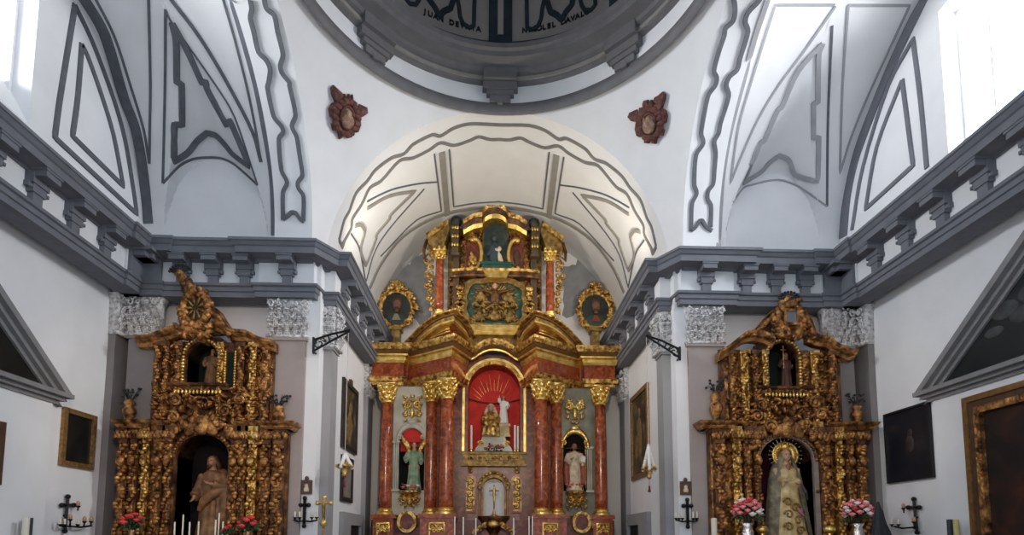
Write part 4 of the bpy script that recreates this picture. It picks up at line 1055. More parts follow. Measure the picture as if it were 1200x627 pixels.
# ================================================================== side altarpieces
YR = 10.28
def side_altar(label, c):
    LV = [570]                     # height in the picture of the tier being built
    X = lambda px, Y=YR: UY(px, LV[0], Y).x
    xm = X(c['mid'])
    Z = lambda py, Y=YR: UY(c['mid'], py, Y).z
    t = thing('altarpiece', (xm, 10.6, 0), label, 'altarpiece', 'gilded side altarpieces')
    P = lambda name, m, mat, par=None, sm=False, lab=None: obj(name, m, mat, par or t, sm, lab)
    xl, xr = X(c['low'][0]), X(c['low'][1]); LV[0] = 430; ul, ur = X(c['up'][0]), X(c['up'][1]); LV[0] = 570
    zl = Z(c['ledge']); zu = Z(c['ucor'])
    n0, n1 = X(c['niche'][0]), X(c['niche'][1]); nz0 = Z(628); nzt = Z(c['niche'][2]); nzs = nzt-(n1-n0)*.42
    # lower tier with its deep arched niche
    ar = arch_pts(n0, n1, nz0-.12, nzs, 18, nzt-nzs)
    m = MB(); y0, y1 = YR+.10, 10.97
    inl, inr = max(xl+.1, -6.9 if xm < 0 else 4.43), min(xr-.1, -4.43 if xm < 0 else 6.9)
    m.box(inl, n0, y0, y1, 0, zl); m.box(n1, inr, y0, y1, 0, zl); m.prism(ar[1:-1]+[(n1, zl), (n0, zl)], y0, y1); m.box(n0, n1, y0, y1, 0, nz0-.12)
    m.box(xl+.06, inl, y0, 10.47, 0, zl); m.box(inr, xr-.06, y0, 10.47, 0, zl)
    P('lower_body', m, GOLDR)
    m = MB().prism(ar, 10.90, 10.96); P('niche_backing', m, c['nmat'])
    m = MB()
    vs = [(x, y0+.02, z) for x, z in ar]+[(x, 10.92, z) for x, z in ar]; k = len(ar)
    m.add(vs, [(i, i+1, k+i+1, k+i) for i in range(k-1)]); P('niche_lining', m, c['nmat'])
    ao = arch_pts(n0-.09, n1+.09, nz0-.12, nzs, 18, nzt-nzs+.09)
    fr = P('niche_frame', MB().ring(ao, ar, YR+.03, YR+.2), c['fmat'])
    m = MB()
    for (x, z) in arch_pts(n0-.05, n1+.05, nzs-.6, nzs, 22, nzt-nzs+.05): m.blob((x, YR+.02, z), (.04, .03, .04), None, 0)
    P('niche_beading', m, GOLDO, fr, True)
    # crowning scroll-work above the niche arch
    m = MB(); cx = (n0+n1)/2; r_ = random.Random(c['seed'])
    for k in range(46):
        a = PI*(.04+.92*k/45); R = (n1-n0)/2+.20+r_.uniform(-.05, .12)
        m.blob((cx-R*math.cos(a), YR+r_.uniform(-.06, .04), nzs+(R+nzt-nzs-(n1-n0)/2)*math.sin(a)), (r_.uniform(.05, .10), .06, r_.uniform(.04, .07)), Matrix.Rotation(a, 3, 'Y'), 1)
    for s_ in (-1, 1):
        for k in range(3): scroll(m, cx+s_*(.30+.22*k), nzt+.18-.12*k, YR-.03, .13-.02*k, s_, 1.5, .038, .5)
    m.blob((cx, YR-.05, nzt+.16), (.15, .09, .19), None, 2); m.blob((cx, YR-.10, nzt+.22), (.08, .06, .09), None, 1)
    for s_ in (-1, 1): m.blob((cx+s_*.18, YR-.05, nzt+.10), (.10, .06, .16), Matrix.Rotation(-s_*.6, 3, 'Y'), 1)
    P('arch_crest', m, GOLDO, None, True)
    m = MB(); carve(m, cx-(n1-n0)*.95, cx+(n1-n0)*.95, nzt+.25, Z(c['uniche'][3])-.05, YR+.09, 90, .06, c['seed']+2, True, .08)
    P('middle_carving', m, GOLDO, None, True)
    # estipite columns of the lower tier
    for i, (px, w, br) in enumerate(c['cols']):
        x = X(px); w *= 1/62; z1 = zl-.30; z0 = 1.0
        m = MB().box(x-w*.42, x+w*.42, YR-.02, YR+.14, z0, z1)
        m.prism([(x-w*.35, z1-.02), (x+w*.35, z1-.02), (x+w*.62, z1+.20), (x-w*.62, z1+.20)], YR-.06, YR+.12); m.box(x-w*.7, x+w*.7, YR-.1, YR+.12, z1+.18, z1+.30)
        cb = P('estipite', m, GOLD if br else GOLDR)
        m = MB().box(x-w*.2, x+w*.2, YR-.04, YR, z0, z1); r2 = random.Random(i*7+c['seed']); n = int((z1-z0)/.065)
        for k in range(n):
            z = z0+(z1-z0)*k/n; ph = k*.9
            m.blob((x+w*.30*math.sin(ph), YR-.05-.03*math.cos(ph), z), (w*.26, .05, .045), Matrix.Rotation(r2.uniform(-.8, .8), 3, 'Y'), 1)
            if k % 3 == 0: m.blob((x-w*.3*math.sin(ph), YR-.03, z), (w*.2, .04, .06), None, 0)
        for k in range(7): m.blob((x+w*.55*(k/3-1), YR-.10, z1+.12+.03*(k % 2)), (.05, .045, .07), None, 1)
        m.blob((x, YR-.10, z1-.35), (w*.42, .06, .10), None, 1)
        P('vine_carving', m, GOLD if br else GOLDO, cb, True)
    # filler panels of low relief between the columns
    for a, b in c['fill']:
        m = plate(MB(), X(a), X(b), 1.55, zl-.08, YR+.10); carve(m, X(a), X(b), 1.6, zl-.1, YR+.08, 150, .048, c['seed']+a, False, .06); P('panel_relief', m, GOLDO, None, True)
    # ledge cornice in broken sections
    LV[0] = 500
    for a, b, fw_ in c['ledges']:
        m = MB(); x0, x1 = X(a, YR-fw_), X(b, YR-fw_)
        m.sweep([(x0, 10.46, zl-.06), (x0, YR-fw_, zl-.06), (x1, YR-fw_, zl-.06), (x1, 10.46, zl-.06)], [(-.08, 0), (.0, 0), (.03, .04), (.03, .06), (.08, .10), (.10, .14), (-.08, .14)])
        m.box(x0+.02, x1-.02, YR-fw_+.02, 10.46, zl-.06, zl+.078)
        P('ledge', m, GOLDO)
    # upper tier
    LV[0] = 430
    u0, u1, uzt, uzb = X(c['uniche'][0]), X(c['uniche'][1]), Z(c['uniche'][2]), Z(c['uniche'][3])
    uzs = uzt-(u1-u0)*.5
    ua = arch_pts(u0, u1, uzb, uzs, 16, uzt-uzs)
    m = MB(); y0 = YR+.14; cl, cr = max(ul, -6.44 if xm < 0 else 4.43), min(ur, -4.43 if xm < 0 else 6.44)
    top = zu+.02
    m.box(cl, u0, y0, y1, zl, top); m.box(u1, cr, y0, y1, zl, top); m.prism(ua[1:-1]+[(u1, max(top, uzt+.12)), (u0, max(top, uzt+.12))], y0, y1); m.box(u0, u1, y0, y1, zl, uzb)
    m.box(ul, cl, y0, 10.46, zl, top); m.box(cr, ur, y0, 10.46, zl, top)
    P('upper_body', m, GOLDR)
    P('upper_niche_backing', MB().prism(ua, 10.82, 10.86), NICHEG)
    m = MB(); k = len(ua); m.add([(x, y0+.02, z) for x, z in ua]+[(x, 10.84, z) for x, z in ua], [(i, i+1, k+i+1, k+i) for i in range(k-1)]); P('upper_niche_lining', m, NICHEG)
    uf = P('upper_niche_frame', MB().ring(arch_pts(u0-.08, u1+.08, uzb, uzs, 16, uzt-uzs+.08), ua, YR+.06, YR+.2), GOLDR)
    m = MB()
    zz = uzb+.03
    while zz < uzs:
        for x in (u0-.045, u1+.045): m.blob((x, YR+.05, zz), (.035, .03, .03), None, 1)
        zz += .062
    for k in range(1, 16): a = PI*k/16; m.blob(((u0+u1)/2-((u1-u0)/2+.045)*math.cos(a), YR+.05, uzs+(uzt-uzs+.045)*math.sin(a)), (.03, .03, .03), None, 1)
    P('pearl_beading', m, GOLDB, uf, True)
    m = MB().sweep([(u0-.25, YR+.05, uzb-.10), (u1+.25, YR+.05, uzb-.10)], [(-.1, 0), (.03, 0), (.05, .05), (.10, .07), (.12, .11), (-.1, .11)])
    sl = P('upper_sill', m, GOLDR)
    m = MB()
    n = 13
    for k in range(n): m.blob((u0-.12+(u1-u0+.24)*k/(n-1), YR-.02, uzb-.15), (.025, .025, .05), None, 1)
    P('sill_drops', m, GOLDB, sl, True)
    for i, (px, w, br) in enumerate(c['ucols']):
        x = X(px); w *= 1/62; z0, z1 = zl+.12, zu-.10
        cb = P('upper_estipite', MB().box(x-w*.4, x+w*.4, YR+.05, YR+.18, z0, z1).box(x-w*.6, x+w*.6, YR+.0, YR+.18, z1, z1+.08).box(x-w*.6, x+w*.6, YR+.0, YR+.18, z0-.1, z0), GOLD if br else GOLDR)
        m = MB().box(x-w*.2, x+w*.2, YR+.03, YR+.06, z0, z1); n = int((z1-z0)/.062)
        for k in range(n):
            z = z0+(z1-z0)*(k+.5)/n; m.blob((x+w*.25*math.sin(k*1.1), YR+.02, z), (w*.32, .045, .042), Matrix.Rotation(.6 if k % 2 else -.6, 3, 'Y'), 1)
        P('vine_carving', m, GOLD if br else GOLDO, cb, True)
    for a, b in c['ufill']:
        m = plate(MB(), X(a), X(b), zl+.03, zu-.03, YR+.14); carve(m, X(a), X(b), zl+.05, zu-.05, YR+.12, 90, .045, c['seed']+a, False, .06); P('panel_relief', m, GOLDO, None, True)
    if c.get('slit'):
        a, b = c['slit']; m = MB().box(X(a), X(b), YR+.10, YR+.16, Z(452), Z(410)); sp = P('dark_slit', m, NICHEG)
        for xx in (X(a)-.03, X(b)+.03):
            m = MB().box(xx-.02, xx+.02, YR+.09, YR+.14, Z(452), Z(410))
            for k in range(14): m.blob((xx, YR+.09, Z(452)+(Z(410)-Z(452))*k/13), (.028, .03, .03), None, 1)
            P('pearl_beading', m, GOLDB, sp, True)
    # undulating top cornice
    LV[0] = 395
    for pl in c['cornice']:
        pth = [(X(px, YR-.03), YR+.02, Z(py, YR-.03)) for px, py in smooth_pl(pl, 70)]
        m = MB().sweep(pth, [(-.15, -.16), (.0, -.16), (.03, -.10), (.09, -.07), (.13, -.03), (.14, .02), (-.15, .02)])
        P('top_cornice', m, GOLDO)
    for pl, w in c['gable']:
        p_ = [(X(px), YR-.02, Z(py)) for px, py in pl]
        m = MB(); n_ = len(p_)
        m.sweep([(x, y+.05, z) for x, y, z in p_], [(-.1, -w), (.06, -w), (.08, -.04), (.14, 0), (-.1, 0)]); g = P('gable_slope', m, GOLDO)
        m = MB()
        for i in range(n_-1):
            for k in range(7):
                q = k/7; m.blob((p_[i][0]+(p_[i+1][0]-p_[i][0])*q, YR-.05, p_[i][2]+(p_[i+1][2]-p_[i][2])*q-w*.55), (.06, .045, .05), Matrix.Rotation(q*3, 3, 'Y'), 1)
        P('gable_carving', m, GOLDO, g, True)
    for pl in c['backs']:
        P('gable_back', MB().prism([(X(px), Z(py)) for px, py in pl], YR+.12, YR+.2), WOOD)
    # crest medallion
    LV[0] = 360
    mx, mz_, rx, rz, rot, stem = c['crest']
    ex, ez = X(mx, YR-.05), Z(mz_, YR-.05); rx /= 62; rz /= 62; r2 = random.Random(c['seed']+9); m = MB()
    n = 26
    pts = [(ex+rx*.82*math.cos(2*PI*k/n), YR-.03, ez+rz*.82*math.sin(2*PI*k/n)) for k in range(n)]
    m.tube(pts+[pts[0]], .075, 7)
    for k in range(44):
        a = 2*PI*k/44; q = r2.uniform(.72, 1.05)
        m.blob((ex+rx*q*math.cos(a), YR-.06+r2.uniform(-.05, .04), ez+rz*q*math.sin(a)), (r2.uniform(.05, .10), .05, r2.uniform(.04, .07)), Matrix.Rotation(-a+.6, 3, 'Y'), 1)
    cr_ = P('crest_medallion', m, GOLDO, None, True)
    P('crest_field', MB().prism([(ex+rx*.78*math.cos(2*PI*k/n), ez+rz*.78*math.sin(2*PI*k/n)) for k in range(n)], YR-.02, YR+.1), c['crestmat'], cr_)
    if c['rays']:
        m = MB()
        for k in range(9):
            a = 2*PI*k/9+.4; m.tube([(ex+.05*math.cos(a), YR-.05, ez+.05*math.sin(a)), (ex+rx*.62*math.cos(a), YR-.06, ez+rz*.62*math.sin(a))], [.018, .03], 5)
        P('crest_rays', m, OCHRE, cr_, True)
    else:
        m = MB().box(ex-.11, ex+.11, YR-.10, YR-.04, ez-.10, ez+.14); P('crest_mirror', m, plain('dull_mirror', (.20, .21, .24), .15, var=.1), cr_)
        m = MB().ring([(ex-.15, ez-.14), (ex+.15, ez-.14), (ex+.15, ez+.18), (ex-.15, ez+.18)], [(ex-.10, ez-.09), (ex+.10, ez-.09), (ex+.10, ez+.13), (ex-.10, ez+.13)], YR-.13, YR-.03); P('mirror_frame', m, GOLDO, cr_)
    m = MB()
    for k in range(12):
        q = k/11; x = X(stem[0][0]+(stem[1][0]-stem[0][0])*q, YR-.05); z = Z(stem[0][1]+(stem[1][1]-stem[0][1])*q, YR-.05)
        s_ = .13*(1-.45*q); m.blob((x+r2.uniform(-.04, .04), YR-.05, z), (s_, .07, s_*.8), Matrix.Rotation(r2.uniform(-1, 1), 3, 'Y'), 1)
    P('crest_stem', m, GOLDO, None, True)
    m = MB(); x, z = X(stem[1][0], YR-.05), Z(stem[1][1], YR-.05)
    for k in range(9):
        a = PI*(.15+.8*k/8); m.tube([(x, YR-.05, z-.03), (x+.10*math.cos(a), YR-.06, z+.08*math.sin(a)), (x+.20*math.cos(a), YR-.05, z+.15*math.sin(a))], [.022, .02, .012], 5); m.blob((x+.20*math.cos(a), YR-.05, z+.15*math.sin(a)), (.03, .03, .03), None, 0)
    P('crest_leaves', m, BLACK, None, True)
    m = MB(); carve(m, X(mx-20), X(mx+20), Z(395), Z(382), YR, 26, .07, 77, True, .06); P('crest_base', m, GOLDO, None, True)
    LV[0] = 490
    # urn finials with sprigs on the ledge ends
    for px, py0, py1 in c['urns']:
        x = X(px, YR-.02); za, zb = zl+.075, Z(py1, YR-.02); H = zb-za
        m = MB().lathe([(.10, za), (.10, za+H*.08), (.05, za+H*.14), (.07, za+H*.22), (.12, za+H*.42), (.11, za+H*.55), (.06, za+H*.66), (.09, za+H*.74), (.10, za+H*.82), (.05, za+H*.92), (.0, zb)], (x, YR+.08), 14)
        ur_ = P('urn_finial', m, GOLDO, None, True)
        m = MB(); r3 = random.Random(int(px))
        for k in range(16):
            a = r3.uniform(0, 2*PI); q = r3.uniform(.06, .20); m.tube([(x, YR+.08, zb-.08), (x+q*.6*math.cos(a), YR+.08+q*.3*math.sin(a), zb+.06), (x+q*math.cos(a), YR+.08+q*.5*math.sin(a), zb+r3.uniform(.04, .2))], [.008, .007, .004], 4)
            m.blob((x+q*math.cos(a), YR+.08+q*.5*math.sin(a), zb+r3.uniform(.0, .2)), (.032, .02, .025), None, 0)
        P('urn_sprig', m, BLACK, ur_)
    for px, py, s_ in c['scrolls']: P('side_scroll', scroll(MB(), X(px), Z(py), YR-.04, .12, s_, 1.5, .036, .4), GOLDO, None, True)
    LV[0] = 570
    # altar table below the picture's edge that carries candles, flowers and statue
    tb = MB().box(xm-1.35, xm+1.35, 9.55, YR-.12, 0, 1.02).box(xm-1.42, xm+1.42, 9.5, YR-.12, 1.02, 1.08); P('altar_table', tb, MARBD)
    P('gradine', MB().box(xm-1.3, xm+1.3, YR-.32, YR+.10, 1.08, 1.32), GOLDR)
    P('niche_floor', MB().box(n0, n1, YR-.10, 10.9, nz0-.30, nz0-.12), GOLDR)
    return dict(root=t, n0=n0, n1=n1, nzf=nz0-.12, u0=u0, u1=u1, uzb=uzb, X=X, Z=Z, xm=xm)
SL = side_altar('dark gilded side altarpiece with a rayed medallion leaning on its crest', dict(
    mid=236, low=(136, 338), up=(174, 318), ledge=500, ucor=399, niche=(203, 265, 509), nmat=NICHE, fmat=GOLDR, seed=3,
    cols=((143, 12, 0), (156, 10, 0), (170, 9, 1), (184, 12, 0), (197, 9, 0), (274, 11, 0), (284, 9, 0), (295, 11, 1), (311, 12, 0), (325, 15, 0)),
    fill=((146, 200), (268, 330)), ledges=((138, 172, .14), (174, 196, .06), (279, 306, .06), (308, 340, .14)),
    uniche=(215, 252, 399, 450), ucols=((183, 9, 0), (193, 7, 0), (207, 8, 0), (257, 6, 1), (281, 8, 0), (295, 9, 1), (310, 12, 0)), ufill=((178, 212), (284, 316)), slit=(263, 271),
    cornice=([(160, 397), (175, 396), (188, 391), (204, 385), (218, 386), (240, 392)], [(250, 376), (260, 380), (268, 386), (278, 388), (290, 389), (304, 396), (322, 400)]),
    gable=(([(248, 360), (256, 364), (264, 376), (271, 386)], .22),), backs=([(243, 362), (252, 365), (270, 388), (243, 390)],),
    crest=(229, 361, 18, 23, 0, ((222, 341), (209, 320))), crestmat=WOOD, rays=True,
    urns=((147, 492, 466), (324, 497, 471)), scrolls=((160, 508, -1), (178, 512, 1), (285, 512, -1), (306, 515, 1), (205, 470, -1), (282, 468, 1), (264, 482, 1), (204, 490, -1))))
SR = side_altar('dark gilded side altarpiece with a small square mirror on its pointed crest', dict(
    mid=925, low=(830, 1020), up=(846, 990), ledge=501, ucor=409, niche=(893, 956, 512), nmat=NICHEP, fmat=plain('grey_gilding', (.30, .25, .22), .5, metal=.2, var=.2), seed=5,
    cols=((844, 14, 0), (864, 11, 1), (876, 9, 0), (888, 8, 0), (967, 12, 0), (984, 9, 1), (996, 10, 0), (1010, 13, 0)),
    fill=((836, 890), (962, 1015)), ledges=((825, 858, .14), (860, 886, .06), (975, 990, .06), (992, 1023, .14)),
    uniche=(903, 937, 400, 454), ucols=((859, 8, 0), (874, 11, 1), (886, 7, 0), (898, 7, 1), (944, 8, 0), (956, 10, 1), (977, 9, 0)), ufill=((852, 896), (948, 986)),
    cornice=([(842, 414), (852, 408), (866, 397), (875, 391), (884, 390), (896, 392), (906, 398)], [(948, 390), (958, 394), (970, 396), (978, 403), (993, 410), (1002, 410)]),
    gable=(([(883, 388), (892, 379), (906, 364)], .16), ([(942, 364), (949, 377), (954, 392)], .16)), backs=([(890, 392), (908, 366), (908, 392)], [(940, 366), (952, 392), (940, 392)]),
    crest=(925, 374, 18, 25, 0, ((925, 356), (926, 351))), crestmat=GOLDO, rays=False,
    urns=((842, 498, 456), (1008, 497, 470)), scrolls=((853, 508, -1), (868, 512, 1), (975, 512, -1), (995, 515, 1), (892, 475, -1), (955, 472, 1), (962, 486, 1), (886, 488, -1))))
# ================================================================== carved figures
def hand(m, wrist, d, nrm, L, curl=.5, side=1):
    d = Vector(d).normalized(); nrm = Vector(nrm); nrm = (nrm-d*nrm.dot(d)).normalized(); s = d.cross(nrm)*side
    w = Vector(wrist); R = Matrix((s, d, nrm)).transposed()
    m.blob(w+d*L*.24, (L*.20, L*.27, L*.10), R, 1)
    for k, ln in enumerate((.40, .46, .43, .33)):
        b = w+d*L*.44+s*L*(.15-.10*k); m1 = b+d*L*ln*.5+nrm*L*curl*.08; e = m1+d*L*ln*.5*(1-curl*.4)+nrm*L*curl*.30
        m.tube([b-d*L*.12, b, m1, e], [L*.055, L*.052, L*.048, L*.036], 6)
    b = w+d*L*.14+s*L*.17; m.tube([b-s*L*.06, b+s*L*.10+d*L*.08, b+s*L*.14+d*L*.24+nrm*L*.10], [L*.065, L*.058, L*.042], 6)
def cone_robe(m, prof, folds=11, amp=.09, seed=0, n=56, lean=0):
    # prof: (z, rx, ry, xoff, yoff)
    r = random.Random(seed); ph = [r.uniform(0, 6) for _ in range(3)]
    z0, z1 = prof[0][0], prof[-1][0]; vs = []; rows = 26; tab = []
    for j in range(rows):
        z = z0+(z1-z0)*j/(rows-1)
        for a, b in zip(prof, prof[1:]):
            if a[0] <= z <= b[0]+1e-9:
                q = (z-a[0])/(b[0]-a[0]); q = q*q*(3-2*q); tab.append([a[i]+(b[i]-a[i])*q for i in range(5)]); tab[-1][0] = z; break
    for z, rx, ry, xo, yo in tab:
        f = 1-(z-z0)/(z1-z0)
        for k in range(n):
            a = 2*PI*k/n; g = 1+amp*(.25+f)*(math.sin(folds*a+ph[0]+2.2*f)*.7+math.sin((folds//2+1)*a+ph[1]-1.5*f)*.5)
            vs.append((xo+rx*g*math.cos(a), yo+ry*g*math.sin(a), z))
    R = len(tab)
    fs = [(j*n+k, j*n+(k+1) % n, (j+1)*n+(k+1) % n, (j+1)*n+k) for j in range(R-1) for k in range(n)]
    fs += [tuple(range(n-1, -1, -1)), tuple(range((R-1)*n, R*n))]
    return m.add(vs, fs)
def figure(name, x, y, z, H, label, robe, skin=None, hair=None, arms=None, rot=0, group=None, hair_len=.5, beard=False, widths=None, tilt=0, body_extra=None, cat='statue', folds=11, hem=.02, feet=True, hand_curl=.5, sleeve=1):
    skin = skin or SKIN; t = thing(name, (x, y, z), label, cat, group)
    c, s = math.cos(rot), math.sin(rot)
    def W(m): m.v = [(x+(a*c-b*s)*H, y+(a*s+b*c)*H, z+d*H) for a, b, d in m.v]; return m
    hh = .135; hz = 1-hh*.52
    hx = tilt*.05
    b = MB()
    b.blob((hx, -.012, hz), (hh*.37, hh*.43, hh*.50), None, 2); b.blob((hx, -.040, hz-hh*.22), (hh*.27, hh*.26, hh*.27), None, 2)
    b.tube([(hx, -.075, hz+hh*.08), (hx, -.089, hz-hh*.09)], [hh*.05, hh*.085], 6)
    for q in (-1, 1):
        b.blob((hx+q*hh*.37, -.005, hz-hh*.02), (hh*.05, hh*.09, hh*.13), None, 1)
    b.tube([(hx*.8, -.005, hz-hh*.3), (0, 0, .80)], [.036, .044], 8)
    b.blob((0, 0, .73), (.115, .07, .11), None, 2); b.blob((0, .005, .56), (.10, .068, .16), None, 2)
    for q in (-1, 1):
        b.tube([(q*.055, 0, .52), (q*.055, -.012, .28), (q*.055, .0, .04)], [.062, .05, .032], 8); b.blob((q*.058, -.045, .018), (.030, .065, .022), None, 1)
    sl = MB()
    arms = arms or [((-.17, -.03, .62), (-.10, -.13, .60)), ((.17, -.03, .62), (.10, -.13, .60))]
    for i, (el, wr) in enumerate(arms):
        q = -1 if i == 0 else 1; sh = Vector((q*.115, 0, .785)); el = Vector(el); wr = Vector(wr)
        b.tube([sh, el, wr], [.042, .034, .022], 8)
        d = (wr-el).normalized(); hand(b, wr, d, (0, -.5, .6) if abs(d.z) < .8 else (0, -1, 0), .105, hand_curl, q)
        we = el+(wr-el)*.86
        sl.tube([sh+Vector((0, 0, -.01)), el, we], [.058*sleeve, .060*sleeve, .058*sleeve], 10)
        sl.blob(el+(we-el)*.6+Vector((0, 0, -.035)), (.045*sleeve, .045*sleeve, .07*sleeve), None, 1)
    bo = obj('body', W(fuse(b, .0095)), skin, t, True)
    r = MB(); w = widths or [(hem, .165, .135), (.30, .135, .105), (.55, .115, .085), (.70, .135, .088), (.79, .115, .075), (.825, .055, .05)]
    cone_robe(r, [(zz, a, bb, 0, 0) for zz, a, bb in w], folds, .085, int(H*100))
    r.add(sl.v, sl.f)
    obj('robe', W(fuse(r, .0125, smooth_it=1)), robe, t, True)
    if hair is not None:
        h = MB(); h.blob((hx, .012, hz+hh*.12), (hh*.43, hh*.46, hh*.47), None, 2)
        for q in (-1, 1):
            for k in range(3): h.tube([(hx+q*hh*.36, .0+.012*k, hz+hh*.1), (hx+q*hh*(.46+.03*k), .012+.012*k, hz-hh*.35), (hx+q*hh*.44, .015+.014*k, hz-hh*(.35+hair_len))], [hh*.12, hh*.14, hh*.05], 7)
        if beard:
            h.blob((hx, -.058, hz-hh*.42), (hh*.22, hh*.16, hh*.20), None, 1)
        obj('hair', W(fuse(h, .011)), hair, t, True)
    for q in (-1, 1): obj('eye', W(MB().blob((hx+q*hh*.16, -.066, hz+hh*.04), (hh*.06, hh*.04, hh*.035), None, 1)), BLACK, t)
    obj('mouth', W(MB().blob((hx, -.074, hz-hh*.24), (hh*.10, hh*.04, hh*.03), None, 1)), ROBER, t)
    return t, W
# left niche: robed man, right arm held out low, mantle over the far shoulder
cx = UY(250, 560, 10.5).x
zt_ = UY(247, 534, 10.5).z; zf_ = SL['nzf']
t, Wf = figure('statue', cx, 10.5, zf_, zt_-zf_, 'bearded figure in a brown and gold robe standing in a black arched niche', ROBEB, SKIND, HAIRB,
    [((-.145, -.02, .62), (-.150, -.11, .51)), ((.17, -.04, .62), (.06, -.14, .66))], rot=-.1, hair_len=.6, beard=True, tilt=-.3)
m = MB(); m.tube([(-.10, .03, .80), (.08, .06, .80), (.17, .02, .70), (.19, .0, .50), (.16, -.03, .30), (.15, -.02, .16)], [.04, .06, .085, .095, .085, .05], 10)
m.tube([(.17, -.03, .62), (.08, -.12, .55), (-.02, -.13, .46), (-.09, -.09, .36)], [.06, .055, .05, .03], 9)
for k in range(4): m.tube([(.10+.03*k, -.06+.02*k, .58), (.12+.03*k, -.09+.03*k, .35), (.11+.03*k, -.08+.03*k, .14+.03*k)], [.02, .026, .012], 6)
obj('mantle', Wf(fuse(m, .012)), ROBEB, t, True)
obj('statue_base', MB().lathe([(.27, zf_-.0), (.27, zf_+.03), (.24, zf_+.04)], (cx, 10.5), 20), WOOD, t)
# right niche: wide-skirted Madonna with rayed halo
vx = UY(920, 560, 10.5).x; vz = SR['nzf']; vtop = UY(920, 526, 10.45).z; H = vtop-vz
t, Wf = figure('statue', vx, 10.48, vz, H, 'crowned Madonna statue in a wide cream gold dress and olive mantle inside a purple niche', ROBEW, SKIN, None,
    [((-.10, -.03, .66), (-.055, -.125, .645)), ((.10, -.03, .66), (.065, -.125, .625))], sleeve=.6, widths=[(.0, .225, .145), (.25, .185, .13), (.50, .13, .105), (.66, .115, .085), (.77, .13, .078), (.825, .05, .05)], folds=17)
m = MB(); n = 40; rows = 22; vs = []       # open mantle falling from the head to the floor
for j in range(rows):
    q = j/(rows-1); zz = .97-.97*q
    rx = .055+.115*q**.9+(.085*math.sin(min(1, q*3.0)*PI/2)); ry = .065+.095*q
    for k in range(n):
        op = 66-18*q; a = math.radians(-op+(180+2*op)*k/(n-1)); g = 1+.035*q*math.sin(13*a); vs.append((rx*g*math.cos(a), .02+ry*g*math.sin(a)-.02*q, zz))
m.add(vs, [(j*n+k, j*n+k+1, (j+1)*n+k+1, (j+1)*n+k) for j in range(rows-1) for k in range(n-1)])
m.v = m.v+[(a*.96, b*.96+.002, c_*.995) for a, b, c_ in m.v]; N = n*rows
m.f = m.f+[tuple(N+i for i in f[::-1]) for f in m.f[:]]
obj('mantle', Wf(m), MANTLE, t, True)
m = MB()
for k, (ex, ez) in enumerate(((-.05, .42), (.03, .36), (-.05, .29), (.05, .23), (-.06, .16), (.06, .12))):
    pts = []
    for q in range(16):
        t_ = q/15; aa = t_*2.4*PI; rr = .05*(1-.75*t_); zz_ = ez+rr*math.sin(aa)
        pts.append((ex+(1 if k % 2 else -1)*rr*math.cos(aa), -.118-.075*(.5-zz_), zz_))
    m.tube(pts, .010, 5)
obj('dress_embroidery', Wf(m), OCHRE, t, True)
m = MB().tube([(.05, -.125, .36), (.075, -.135, .31), (.10, -.14, .27)], [.014, .022, .016], 8); obj('sash', Wf(m), plain('mauve_sash', (.30, .12, .17), .6), t, True)
m = MB().tube([(.07, -.19, .59), (.10, -.20, .52), (.12, -.19, .44)], [.014, .018, .010], 6); obj('rosary', Wf(m), BLACK, t)
m = MB(); hz = .935; pts = [(.135*math.cos(2*PI*k/36), -.01, hz+.135*math.sin(2*PI*k/36)) for k in range(37)]
m.tube(pts, .012, 6)
for k in range(36):
    a = 2*PI*k/36; m.tube([(.07*math.cos(a), -.008, hz+.07*math.sin(a)), (.13*math.cos(a), -.01, hz+.13*math.sin(a))], .012, 4)
hl = obj('halo', Wf(m), GOLDB, t, True)
m = MB().tube([(.14*math.cos(2*PI*k/36), -.01, hz+.14*math.sin(2*PI*k/36)) for k in range(37)], .006, 5)
for k in range(24):
    a = 2*PI*k/24; 
    if math.sin(a) < -.6: continue
    m.tube([(.14*math.cos(a), -.01, hz+.14*math.sin(a)), (.175*math.cos(a), -.01, hz+.175*math.sin(a))], [.006, .004], 4); m.blob((.18*math.cos(a), -.01, hz+.18*math.sin(a)), (.010, .010, .010), None, 0)
obj('halo_rays', Wf(m), SILVER, t)
m = MB().lathe([(.05, .985), (.052, 1.01), (.065, 1.04), (.03, 1.06), (.0, 1.075)], (0, .0), 14)
for k in range(8): a = 2*PI*k/8; m.blob((.06*math.cos(a), .06*math.sin(a), 1.045), (.012, .012, .02), None, 0)
obj('crown', Wf(m), GOLDB, t, True)
m = MB(); m.blob((0, -.062, .79), (.026, .018, .045), None, 2); obj('breast_cloth', Wf(m), plain('rose_cloth', (.32, .12, .09), .6), t, True)
# angel in the left bay of the main altarpiece
zb_ = NLZ; H = zc(518, 14.45)-zb_-.02
ax_ = lx(486, 14.45)+AX
t, Wf = figure('statue', ax_, 14.46, zb_+.002, H, 'winged angel statue in a green robe standing before a red arched niche', ROBEG, SKIN, HAIRB,
    [((-.15, -.05, .64), (-.15, -.15, .66)), ((.15, -.05, .63), (.16, -.15, .60))], hair_len=.1, folds=9, widths=[(.02, .14, .12), (.30, .115, .095), (.55, .095, .078), (.70, .115, .08), (.79, .10, .07), (.825, .05, .045)])
for q in (-1, 1):
    m = MB()
    for k in range(7):
        u = k/6; m.blob((q*(.10+.12*u), .05, .86+.20*u-.06*abs(u-.4)), (.05, .018, .14-.03*u), Matrix.Rotation(q*(.2+.25*u), 3, 'Y'), 1)
    m.blob((q*.09, .045, .76), (.07, .02, .09), None, 1)
    obj('wing', Wf(fuse(m, .012)), GOLD, t, True)
